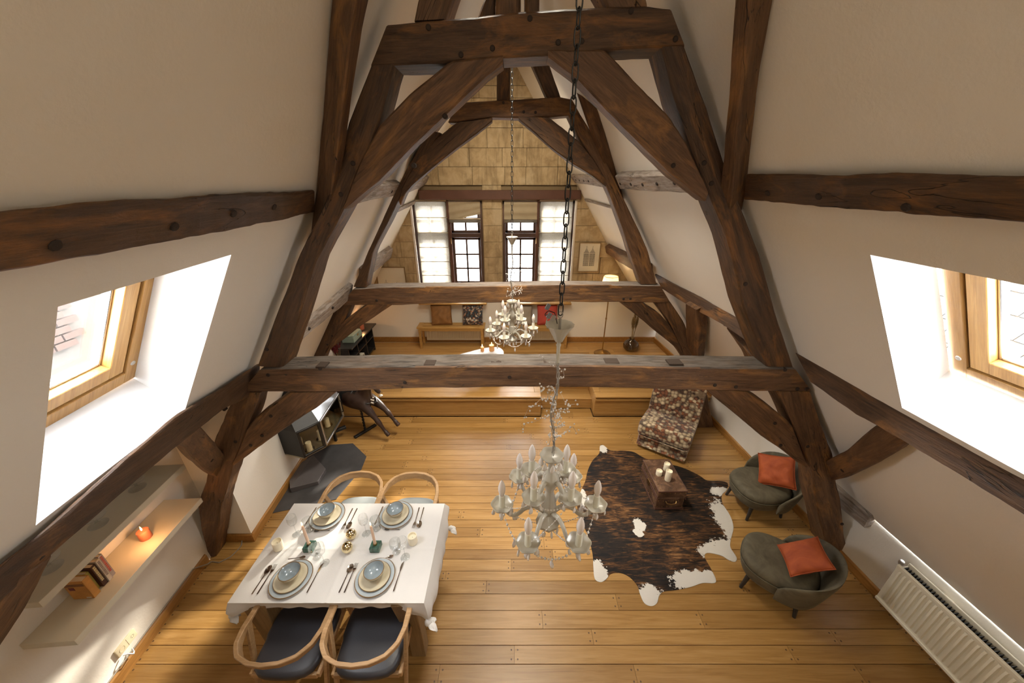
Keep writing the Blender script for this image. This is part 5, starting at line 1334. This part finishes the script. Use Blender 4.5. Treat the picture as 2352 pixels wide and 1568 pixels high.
for lab, h, d, w, col, k in books:
    x = wl(yy)
    t = thing('book', lab, 'book', (x+.014+d/2+(.03 if k else .05), yy+w/2, .9115), 0, 'books on the lower shelf', sh_rot @ Matrix.Rotation(0, 4, 'Z'))
    m = book('book_cover_%d' % k, col)
    mb = MB(); mb.box((0, -w/2+.0015, h/2), (d, .003, h)); mb.box((0, w/2-.0015, h/2), (d, .003, h)); mb.box((d/2-.0015, 0, h/2), (.003, w, h)); mb.build('cover', m, t)
    MB().box((-.003, 0, h/2), (d-.01, w-.006, h-.008)).build('pages', M['pages'], t)
    if k in (2, 3, 4):
        L = MB(); random.seed(k)
        z = h*.93
        while z > h*.25:
            s = random.uniform(.006, .013); L.box((d/2+.0003, 0, z-s/2), (.0012, w*.5, s)); z -= s+.0035
        L.build('spine_lettering', book('lettering_%d' % k, {2: (.6, .5, .25), 3: (.25, .2, .18), 4: (.42, .06, .04)}[k]), t)
    if k == 0:
        L = MB(); L.box((0, -w/2-.0003, h*.80), (d*.9, .0012, h*.14)); L.build('cover_picture', book('cover_pic', (.22, .09, .03)), t)
        L = MB(); L.box((-d*.22, -w/2-.0003, h*.60), (d*.26, .0012, h*.16)); L.build('cover_stamp', book('cover_stamp', (.18, .04, .05)), t)
        L = MB(); L.box((d*.28, -w/2-.0003, h*.07), (d*.24, .0012, h*.06)); L.build('barcode_panel', M['paper'], t)
    yy += w+.0035
random.seed(11)
# sockets
so = thing('socket_strip', 'ivory double wall socket low on the left wall under the shelves', 'socket', (wl(1.475), 1.475, .215), 0, None, sh_rot)
MB().box((.007, 0, 0), (.014, .155, .078)).build('plate', M['socket'], so, bev=.005, segs=2)
MB().lathe([(.0195, 0), (.019, -.012), (.0005, -.012)], 20).xf(Matrix.Translation((.0155, -.038, 0)) @ Matrix.Rotation(PI/2, 4, 'Y')).build('socket_well', M['pages'], so)
hl = MB()
for k in range(6): hl.lathe([(.0022, 0), (.0005, .001)], 7).xf(Matrix()) if False else hl.ball((.0145, .045+.011*math.cos(k*PI/3), .011*math.sin(k*PI/3)), .0022, 6, 4)
hl.build('speaker_holes', M['black'], so)
MB().box((.0147, .006, 0), (.0008, .0015, .07)).build('joint', M['pages'], so)
MB().tube([(.014, -.055, -.05), (.04, -.045, -.055), (.05, -.03, -.09), (.03, -.01, -.10), (.018, 0, -.075)], .005, 7).build('plug_lead', M['white'], so)
cb = thing('cable', 'thin grey cable running along the left baseboard and round the post foot', 'cable', (wl(1.6), 1.6, .10))
pts = [(wl(y)+.012, y, .115) for y in (.9, 1.3, 1.7, 2.1)]+[(-2.93, 2.2, .03), (-2.93, 2.245, .006), (-2.86, 2.225, .006), (-2.78, 2.29, .006), (-2.755, 2.40, .006), (-2.78, 2.45, .02)]
pts = resample([Vector(p)-Vector((wl(1.6), 1.6, .10)) for p in pts], 40)
MB().tube(pts, .005, 6).build('sheath', M['wire'], cb)

# ================================================================ THE STAGE AT THE BACK
def bench(label, x0, x1):
    t = thing('bench', label, 'bench', ((x0+x1)/2, 6.385, PZ), 0, 'oak benches under the windows'); hw = (x1-x0)/2
    for s in (-1, 1):
        MB().box((s*(hw-.05), 0, .435), (.10, .27, .03)).build('end_board', M['benchwood'], t, bev=.003)
        for y in (-.115, .115): MB().box((s*(hw-.055), y, .21), (.045, .04, .42)).build('leg', M['benchwood'], t, bev=.003)
    for k in range(4): MB().box((0, -.105+.07*k, .435), (2*hw-.2, .056, .028)).build('slat', M['benchwood'], t, bev=.002)
    for y in (-.115, .115): MB().box((0, y, .395), (2*hw-.15, .022, .05)).build('rail', M['benchwood'], t, bev=.002)
    return t
bench('slatted oak bench with two cushions under the left gable window', -1.83, -.525)
bench('slatted oak bench with red cushion under the right gable window', -.215, 1.10)
def smallrad(label, x0, x1):
    t = thing('radiator', label, 'radiator', ((x0+x1)/2, 6.53, PZ+.07), 0, 'gable radiators'); hw = (x1-x0)/2
    MB().box((0, 0, .17), (2*hw, .05, .34)).build('panel', M['cream'], t, bev=.005)
    n = 24; mb = MB()
    for k in range(n):
        x = -hw+.03+(2*hw-.06)*(k+.5)/n; w = (2*hw-.06)/n*.55
        mb = MB(); mb.loft([[(x-w/2, -.024, z), (x-w*.3, -.024-.009*f, z), (x+w*.3, -.024-.009*f, z), (x+w/2, -.024, z)] for z, f in ((.03, 0), (.05, 1), (.29, 1), (.31, 0))]).build('rib', M['cream'], t)
    MB().tube([(hw, 0, .03), (hw+.04, 0, .03), (hw+.04, 0, -.07)], .01, 8).build('pipe', M['lintel'], t)
smallrad('low cream radiator behind the left bench', -1.72, -.60); smallrad('low cream radiator behind the right bench', -.20, .90)
lean = Vector((0, -.93, .36))
def bc(px, label, m, w, rz=0, h=None, grp=None, y=6.44):
    p = atY(px, y); cushion('cushion', label, (p.x, y, .37+.45+w/2*.96), frame_from(lean, (0, .3, 1)) @ Matrix.Rotation(rz, 4, 'Z'), w, h or w, .12, m, seed=px[0] % 7, curl=.05)
bc((1014, 722), 'ochre brown velvet cushion leaning on the left bench', M['brownvel'], .40, .06)
bc((1086, 722), 'dark floral printed cushion leaning on the left bench', M['floralcush'], .39, .0)
bc((1200, 722), 'taupe cushion half hidden behind the far chandelier', M['taupefab'], .38, 0)
bc((1257, 724), 'red cushion on the right bench', M['redfab'], .39, .0)
# floor lamp
lx, ly = 1.72, 6.04
fl2 = thing('floor_lamp', 'brass floor lamp with lit pleated cream shade by the right print', 'lamp', (lx, ly, PZ))
MB().lathe([(.0005, 0), (.15, 0), (.155, .012), (.145, .022), (.10, .03), (.075, .05), (.045, .058), (.02, .075), (.014, .11), (.0005, .11)], 32).build('base', M['brass'], fl2)
MB().tube([(0, 0, .08), (0, 0, .7), (0, 0, 1.36)], .010, 10).build('pole', M['brass'], fl2)
MB().lathe([(.014, .70), (.016, .715), (.014, .73)], 12).build('collar', M['brass'], fl2)
pl_ = lambda a, r, z: 1+.018*math.cos(2*PI*a*56)
shd = MB().lathe([(.165, 1.24), (.118, 1.50)], 224, wob=pl_); shd.build('lamp_shade', M['shade'], fl2, ang=80)
for r, z in ((.166, 1.24), (.119, 1.50)): MB().tube([(r*math.cos(2*PI*k/40), r*math.sin(2*PI*k/40), z) for k in range(40)], .004, 6, loop=True).build('shade_ring', M['brass'], fl2)
MB().lathe([(.012, 1.30), (.014, 1.33), (.028, 1.37), (.030, 1.40), (.018, 1.43), (.0005, 1.44)], 16).build('bulb', M['lampbulb'], fl2)
cb2 = thing('lamp_cord', 'white lamp cord on the stage floor beside the brass lamp base', 'cord', (1.78, 5.98, PZ+.005)); MB().tube([(-.02, .03, 0), (.06, -.03, 0), (.14, -.12, 0), (.20, -.28, 0)], .004, 6).build('sheath', M['white'], cb2)
# vase with dried grass
vs = thing('glass_vase', 'round smoked glass vase on the stage floor beside the floor lamp', 'vase', (2.31, 6.2, PZ))
MB().lathe([(.0005, .004), (.09, .004), (.14, .05), (.15, .11), (.125, .17), (.07, .21), (.045, .235), (.048, .25), (.056, .262)], 32).build('vessel', M['vaseglass'], vs, ang=80)
gr = thing('dried_grass', 'bundle of dried pampas grass standing in the smoked glass vase', 'dried grass', (2.31, 6.2, PZ+.02), 0)
random.seed(4)
for k in range(9):
    a = random.uniform(0, 2*PI); s = random.uniform(.02, .13); h = random.uniform(.55, .78); a = a if k else 0
    tip = Vector((s*math.cos(a)*1.4, s*math.sin(a)*.7, h)); mid = Vector((.02*math.cos(a), .02*math.sin(a), .23)); bt = Vector((-.05*math.cos(a), -.05*math.sin(a), 0))
    t_ = MB().tube([bt, mid, mid.lerp(tip, .5), mid.lerp(tip, .62)], .0035, 5).build('stalk', M['grass'], gr)
    pm = MB()
    for j in range(170):
        f = .45+.55*random.random(); p = mid.lerp(tip, f); w = .03*math.sin(PI*min(1, (f-.42)/.6))+.006
        ang = random.uniform(0, 2*PI); dd = Vector((math.cos(ang)*w, math.sin(ang)*w, .045))
        e = Vector((-math.sin(ang), math.cos(ang), 0))*.005
        pm.add([p-e, p+e, p+dd], [(0, 1, 2)])
    pm.build('plume', M['grass'], t_, smooth=False)
# low white table with magazine and candles
ct = thing('coffee_table', 'low white table with rounded triangular top on the stage', 'table', (-.52, 5.24, PZ))
ctp = [(-.40, -.08), (-.36, .03), (-.2, .14), (0, .26), (.18, .32), (.30, .30), (.37, .18), (.38, 0), (.34, -.2), (.2, -.34), (0, -.36), (-.2, -.30), (-.35, -.2)]
lp2 = smooth_loop([Vector((x, y, 0)) for x, y in ctp], 4)
CZ = .37
MB().prism([(p.x, p.y) for p in lp2], CZ-.022, CZ).build('tabletop', M['whitetab'], ct, bev=.006, segs=2)
for x, y in ((-.22, -.1), (.2, .18), (.15, -.2)): MB().tube([(x*.8, y*.8, CZ-.02), (x, y, 0)], [.018, .012], 10).build('leg', M['whitetab'], ct)
mg = thing('magazine', 'open magazine with photographs lying on the white table', 'magazine', (-.60, 5.13, PZ+CZ+.001), math.radians(18))
for s in (-1, 1):
    pg = MB(); pg.grid(lambda u, v, s=s: Vector((s*.20*u, -.14+.28*v, .002+.014*math.sin(PI*min(1, u*1.2))*(1-u*.6))), 8, 2)
    p_ = pg.build('page', M['whitetab'], mg)
    for k, (u0, u1, v0, v1, m_) in enumerate([(.1, .55, .12, .5, 'taupefab'), (.62, .92, .1, .85, 'slate'), (.12, .52, .58, .9, 'slate')]):
        ph = MB(); ph.grid(lambda u, v, s=s, u0=u0, u1=u1, v0=v0, v1=v1: Vector((s*.20*(u0+(u1-u0)*u), -.14+.28*(v0+(v1-v0)*v), .0032+.014*math.sin(PI*min(1, (u0+(u1-u0)*u)*1.2))*(1-(u0+(u1-u0)*u)*.6))), 4, 1); ph.build('picture', M[m_], p_)
for q, r, h, nm in (((1108, 806), .030, .075, 'smaller lit amber candle on the low white table'), ((1129.5, 805), .044, .105, 'larger lit amber candle on the low white table')):
    p = atZ(q, PZ+CZ); pillar(nm, (p.x, p.y, PZ+CZ+.001), r, h, M['amberwax'], True, 'amber candles', recess=False, fs=1.6)
# framed prints
def print_(label, a, b, c, gabled):
    A, B, Cc = atY(a, 6.545), atY(b, 6.545), atY(c, 6.545)
    x0, x1, z1, z0 = min(A.x, Cc.x), B.x, B.z, Cc.z; w, h = x1-x0, z1-z0
    t = thing('framed_print', label, 'picture', ((x0+x1)/2, 6.545, (z0+z1)/2))
    MB().box((0, .005, 0), (w-.016, .004, h-.016)).build('paper', M['paper'], t)
    fr = MB()
    for s in (-1, 1): fr.box((s*(w/2-.006), 0, 0), (.012, .022, h)); fr.box((0, 0, s*(h/2-.006)), (w-.024, .022, .012))
    fr.build('frame', M['framewood'], t)
    MB().box((0, -.001, 0), (w-.022, .002, h-.022)).build('glazing', M['pane'], t, smooth=False)
    en = MB(); random.seed(3)
    if gabled:
        for hx_, wd, hh in ((-.055, .10, .24), (.055, .10, .27)):
            for r in range(7):
                for c_ in range(5):
                    en.box((hx_-wd/2+wd*(c_+.5)/5, .0025, -.14+.033*r), (wd/5*.55, .001, .022))
                en.box((hx_, .0025, -.155+.033*r), (wd, .001, .004))
            for r in range(5): en.box((hx_+(.0), .0025, .085+.016*r), (wd*(1-r/5), .001, .007))
            en.box((hx_, .0025, .18), (.005, .001, .05))
    else:
        for hx_, wd, hh in ((-.11, .10, .16), (-.02, .12, .09), (.09, .09, .13)):
            for r in range(8): en.box((hx_, .0025, -.14+hh*r/8), (wd*(1-.5*r/8), .001, hh/8*.6))
            for k in range(5): en.box((hx_-wd/2+wd*k/4, .0025, -.14+hh*.5), (.004, .001, hh*(.9+.3*(k % 2))))
            en.box((hx_, .0025, -.14+hh*1.15), (.006, .001, hh*.5))
    en.build('engraving', M['ink'], t, smooth=False)
    return t
print_('framed engraving of tall gabled houses on the stone wall right of the windows', (1336, 557), (1381, 557), (1326, 624), True)
print_('framed engraving of domed towers on the stone wall left of the windows', (866, 615), (929, 613), (874, 690), False)
# sideboard with things on it
sb = thing('sideboard', 'low black sideboard with open compartments by the left wall of the stage', 'sideboard', (-2.79, 5.67, PZ)); 
SL, SD, SH = .53, .135, .55
MB().box((.03, 0, SH-.012), (SD*2+.10, SL*2+.06, .024)).build('top', M['blackwood'], sb, bev=.003)
for y in (-SL+.012, -SL/3, SL/3, SL-.012): MB().box((0, y, SH/2), (SD*2, .024, SH-.024)).build('upright', M['blackwood'], sb, bev=.002)
for z in (.07, .30): MB().box((0, 0, z), (SD*2, SL*2-.02, .02)).build('shelf', M['blackwood'], sb, bev=.002)
MB().box((-SD+.005, 0, SH/2+.02), (.01, SL*2-.02, SH-.07)).build('back', M['blackwood'], sb)
for y in (-.35, .0): 
    b_ = thing('book', 'pale booklet in an open compartment of the black sideboard, %s one' % ('nearer' if y < 0 else 'farther'), 'book', (-2.74, 5.67+y, PZ+.081)); MB().box((0, 0, .05), (.14, .10, .10)).build('cover', M['paper'], b_)
    MB().box((.0705, 0, .055), (.001, .06, .05)).build('spine_print', M['facwin'], b_)
mt = thing('tin_box', 'mint green metal cash box on the black sideboard', 'box', (-2.72, 5.50, PZ+SH+.001), .0)
MB().box((0, 0, .05), (.20, .34, .10)).build('body', M['mint'], mt, bev=.006); MB().box((0, 0, .112), (.19, .33, .022)).build('lid', M['mint'], mt, bev=.008); MB().box((.102, 0, .085), (.006, .05, .03)).build('latch', M['brass'], mt)
MB().tube([(0, -.05, .123), (0, -.045, .14), (0, .045, .14), (0, .05, .123)], .004, 6).build('handle', M['steel'], mt)
pillar('lit terracotta candle at far end of the black sideboard', (-2.72, 5.93, PZ+SH+.001), .037, .10, M['terrawax'], True, recess=False, fs=1.3)
vv_ = thing('floor_vase', 'tall dark vase in the corner by the black sideboard', 'vase', (-2.70, 4.88, PZ)); MB().lathe([(.0005, .003), (.05, .003), (.06, .02), (.05, .2), (.04, .36), (.046, .42), (.040, .42), (.034, .36)], 20).build('vessel', M['blackwood'], vv_)
rg_ = thing('red_dried_grass', 'dyed dark red dried grass standing in the tall dark vase', 'dried grass', (-2.70, 4.88, PZ+.03)); random.seed(9)
for k in range(10):
    a = random.uniform(0, 2*PI); s = random.uniform(.04, .15); tip = Vector((s*math.cos(a), s*math.sin(a), random.uniform(.75, 1.0))); md_ = Vector((.012*math.cos(a), .012*math.sin(a), .38))
    t_ = MB().tube([Vector((0, 0, 0)), md_, md_.lerp(tip, .6)], .003, 5).build('stalk', M['grass'], rg_)
    pm = MB()
    for j in range(120):
        f = .45+.55*random.random(); p = md_.lerp(tip, f); ang = random.uniform(0, 2*PI); w = .035
        dd = Vector((math.cos(ang)*w, math.sin(ang)*w, .06)); e = Vector((-math.sin(ang), math.cos(ang), 0))*.004; pm.add([p-e, p+e, p+dd], [(0, 1, 2)])
    pm.build('plume', M['redgrass'], t_, smooth=False)
# real light of the lit lamp and candles
lamp('floor_lamp_light', 'POINT', (lx, ly, PZ+1.40), (0, 0, -1), 60, (1, .66, .33), shadow_soft_size=.03)
p = atZ((336, 1234), .99); lamp('shelf_candle_light', 'POINT', (p.x, p.y, 1.03), (0, 0, -1), .8, (1, .5, .2), shadow_soft_size=.01)
lamp('sideboard_candle_light', 'POINT', (-2.72, 5.93, PZ+SH+.14), (0, 0, -1), 1.2, (1, .5, .2), shadow_soft_size=.01)
p = atZ((1129.5, 805), PZ+CZ); lamp('table_candle_light', 'POINT', (p.x, p.y, PZ+CZ+.14), (0, 0, -1), .8, (1, .5, .2), shadow_soft_size=.01)

# ================================================================ CHANDELIERS
def chandelier(label, loc, twist, chain_top, links):
    t = thing('chandelier', label, 'chandelier', loc, 0, None)
    x0, y0, z0 = loc                                      # loc: on the axis at z = 2.0
    CH, CR = M['chand'], M['crystal']
    z = lambda h: h-z0
    # central column
    MB().lathe([(.0005, z(1.845)), (.018, z(1.85)), (.052, z(1.875)), (.057, z(1.895)), (.030, z(1.91)), (.014, z(1.93)), (.026, z(1.95)), (.034, z(1.99)), (.027, z(2.04)), (.018, z(2.09)), (.024, z(2.11)), (.038, z(2.15)), (.034, z(2.18)), (.018, z(2.21)), (.014, z(2.25)), (.020, z(2.27)), (.0005, z(2.28))], 24, wob=lambda a, r, zz: 1+(.07*math.cos(2*PI*a*8) if r > .02 else 0)).build('column', CH, t, ang=60)
    pet = lambda a, r, zz: 1+(.05*math.cos(2*PI*a*6) if r > .03 else 0)
    def cup_m(s=1.0): return MB().lathe([(.0005, -.005), (.014*s, -.005), (.034*s, -.001), (.046*s, .007), (.0515*s, .017), (.0520*s, .019), (.0500*s, .0187), (.0435*s, .0095), (.033*s, .004), (.0005, .0025)], 36, wob=pet)
    cu = cup_m(1.0).xf(Matrix.Translation((0, 0, z(2.285)))).build('top_cup', CH, t, ang=60)
    proto = {}
    def drop(parent_pos, L, s):
        M4 = Matrix.Translation(parent_pos) @ Matrix.Rotation(random.uniform(0, PI), 4, 'Z')
        if 'drop' not in proto:
            mb = MB(); mb.lathe([(.0004, 0), (.0035, -.004), (.0105, -.018), (.0135, -.032), (.0105, -.044), (.0004, -.051)], 8, sy=.5)
            mb.tube([(.0035*math.cos(2*PI*k/8), 0, .004+.0035*math.sin(2*PI*k/8)) for k in range(8)], .0009, 4, loop=True)
            proto['drop'] = mb.build('crystal_drop', CR, t, ang=50); o = proto['drop']
        else: o = proto['drop'].copy(); COL.objects.link(o); o.parent = t
        o.matrix_local = M4 @ Matrix.Scale(s, 4); WM[o.name] = WM[t.name]
    def strand(a, b, sag, nm='bead_strand', r=.0066, n=14):
        a, b = Vector(a), Vector(b); mb = MB()
        for k in range(1, n):
            u = k/n; p = a.lerp(b, u)+Vector((0, 0, -sag*4*u*(1-u))); mb.ball(p, r*(1 if k % 2 else .75), 6, 4)
        mb.tube([a.lerp(b, k/10)+Vector((0, 0, -sag*.4*k*(1-k/10))) for k in range(11)], .0009, 4)
        mb.build(nm, CR, t, ang=60)
    def arm(ang, R, zc, zroot, rroot, s):
        A4 = Matrix.Rotation(ang, 4, 'Z'); pts = []
        for k in range(15):
            u = k/14; r = rroot+(R-rroot)*u; zz = zroot+(zc-zroot)*u + (.030*math.sin(PI*min(1, u*2)) if u < .5 else -.048*math.sin(PI*(u-.5)*2)**.9)
            pts.append((r, 0, zz))
        pts[-1] = (R, 0, zc-.004)
        a_ = MB().tube(pts, [.0118-.003*k/14 for k in range(15)], 8).xf(A4).build('arm', CH, t, ang=60)
        c = A4 @ Vector((R, 0, zc))
        cu_ = cup_m(s).xf(Matrix.Translation(c) @ A4).build('cup', CH, t, ang=60)
        MB().lathe([(.0145, .0), (.0145, .072), (.0135, .074), (.0005, .074)], 14).xf(Matrix.Translation(c)).build('candle_sleeve', M['sleeve'], t)
        bl = MB().lathe([(.0115, .074), (.012, .082), (.0125, .084), (.0155, .095), (.0178, .112), (.0165, .130), (.0115, .148), (.0055, .162), (.0004, .168)], 14).xf(Matrix.Translation(c)).build('bulb', M['bulb'], t, ang=70)
        for k in range(6):
            g = ang+k*PI/3+.5; drop(c+Vector((.047*s*math.cos(g), .047*s*math.sin(g), .006)), 0, random.uniform(.66, .86))
        return c
    R1, z1 = .222, z(1.985); R2, z2 = .115, z(2.122)
    low = [arm(twist+math.radians(a), R1, z1, z(1.95), .02, 1.0) for a in (0, 52, 128, 180, 241, 299)]
    upc = [arm(twist+k*PI/2+PI/4, R2, z2, z(2.14), .02, .98) for k in range(4)]
    for i in range(6):
        a, b = low[i], low[(i+1) % 6]; dn = Vector((0, 0, -.02))
        strand(a+dn, b+dn, .075); drop((a+b)/2+Vector((0, 0, -.10)), 0, 1.0)
        strand(a+dn, Vector((0, 0, z(1.86))), .02, n=20, r=.0048)
        drop(a*1.02+Vector((0, 0, -.03)), 0, 1.1); drop(a*.72+Vector((0, 0, -.045)), 0, 1.05)
    for i in range(4):
        a = upc[i]; strand(a+Vector((0, 0, -.01)), Vector((0, 0, z(2.27))), -.01, n=14, r=.0042); strand(a+Vector((0, 0, -.015)), upc[(i+1) % 4]+Vector((0, 0, -.015)), .05, n=12)
        strand(a+Vector((0, 0, -.015)), low[(i*3//2) % 6]+Vector((0, 0, .01)), .03, n=14, r=.004)
    for k in range(8): drop(Vector((.046*math.cos(k*PI/4), .046*math.sin(k*PI/4), z(2.287))), 0, .95)
    for k in range(8): drop(Vector((.05*math.cos(k*PI/4+.3), .05*math.sin(k*PI/4+.3), z(1.875))), 0, .9)
    # canopy bowl and stem
    MB().lathe([(.006, z(2.845)), (.014, z(2.85)), (.022, z(2.868)), (.036, z(2.895)), (.051, z(2.915)), (.0525, z(2.918)), (.049, z(2.918)), (.034, z(2.898)), (.012, z(2.875))], 40, wob=lambda a, r, zz: 1+.03*math.cos(2*PI*a*12)).build('canopy_bowl', CH, t, ang=60)
    MB().tube([(0, 0, z(2.85)), (0, 0, z(2.76))], .007, 10).build('stem', CH, t)
    MB().lathe([(.0085, z(2.83)), (.0095, z(2.835)), (.0085, z(2.84))], 12).build('stem_ring', CH, t)
    MB().tube([(0, 0, z(2.88)), (0, 0, z(2.94))], .005, 8).build('hook_stem', M['wire'], t)
    MB().tube([(.009*math.cos(a), 0, z(2.955)+.012*math.sin(a)) for a in [2*PI*k/12 for k in range(12)]], .002, 6, loop=True).build('hook_ring', M['wire'], t)
    def link(c, L, w, r, ang, m, name, proto_key):
        if proto_key not in proto:
            pts = []
            for k in range(16):
                a = 2*PI*k/16; pts.append((w*math.cos(a)*(1 if abs(math.sin(a)) < .8 else .9), 0, (L/2-w)*(1 if math.sin(a) > 0 else -1)*(abs(math.sin(a))**.35)+w*math.sin(a)))
            proto[proto_key] = MB().tube(pts, r, 6, loop=True).build(name, m, t, ang=80); o = proto[proto_key]
        else: o = proto[proto_key].copy(); COL.objects.link(o); o.parent = t
        o.matrix_local = Matrix.Translation(c) @ Matrix.Rotation(ang, 4, 'Z')
    # grey chain with cable between stem and top cup
    zz = z(2.755); k = 0
    while zz > z(2.31): link(Vector((.006*math.sin(k*.5), 0, zz)), .032, .0065, .0016, (k % 2)*PI/2+.4, M['wire'], 'stem_link', 'sl'); zz -= .026; k += 1
    MB().tube([Vector((-.004+.012*math.sin(u*9), .006*math.cos(u*7), z(2.77)-u*.46)) for u in [j/24 for j in range(25)]], .0032, 6).build('flex', M['wire'], t)
    # dark suspension chain up to the ridge
    zz = z(2.975); k = 0
    while zz < chain_top-z0: link(Vector((0, 0, zz)), .047, .009, .0024, (k % 2)*PI/2+.3, M['chain'], 'chain_link', 'cl'); zz += .0385; k += 1
    # wire twigs with glass berries wound round the stem
    gb = MB()
    for q in range(15):
        a0 = random.uniform(0, 6); zt0 = z(random.uniform(2.33, 2.70)); pts = []; L = random.uniform(.04, .15)
        for j in range(7):
            u = j/6; pts.append(Vector((math.cos(a0+u*1.6)*L*u+.006, math.sin(a0+u*1.6)*L*u, zt0+random.uniform(-.05, .06)*u)))
        w_ = MB().tube(pts, .0008, 4); w_.build('wire_twig', M['wire'], t)
        for p in pts[1:]:
            for _ in range(2):
                pp = p+Vector((random.uniform(-.012, .012), random.uniform(-.012, .012), random.uniform(-.012, .012)))
                if 'berry' not in proto: proto['berry'] = MB().ball((0, 0, 0), .0042, 7, 5).build('glass_berry', CR, t); o = proto['berry']
                else: o = proto['berry'].copy(); COL.objects.link(o); o.parent = t
                o.matrix_local = Matrix.Translation(pp) @ Matrix.Scale(random.uniform(.7, 1.15), 4)
    return t
random.seed(21)
c1 = chandelier('large grey beaded chandelier with clear bulbs, nearest, hanging above the open floor', (.175, 1.2, 2.0), 0.0, 4.25, 30)
# connector block and leads at the near canopy
lc = thing('wire_connector', 'loose coloured leads and connector clips above the near chandelier bowl', 'connector', (.15, 1.2, 2.93))
for (x, zz, col) in ((-.022, .055, 'facwin'), (-.016, .022, 'facwin'), (.0, .012, 'wire')): MB().box((x, 0, zz), (.014, .010, .022), Matrix.Rotation(.5, 3, 'Y')).build('clip', M[col], lc, bev=.001)
for pts, m_ in (([(.015, 0, -.01), (.005, .004, .03), (-.02, .004, .04), (-.035, 0, .02), (-.012, .0, .03)], 'black'), ([(-.018, 0, .02), (-.026, .003, -.005), (-.02, .002, -.03)], 'mint')): MB().tube(resample(pts, 12), .0018, 5).build('lead', M[m_], lc)
random.seed(22)
chandelier('smaller looking grey beaded chandelier, farther, hanging in front of the gable windows', (0.0, 3.35, 2.0), .15, 4.6, 40)
#NEXT4
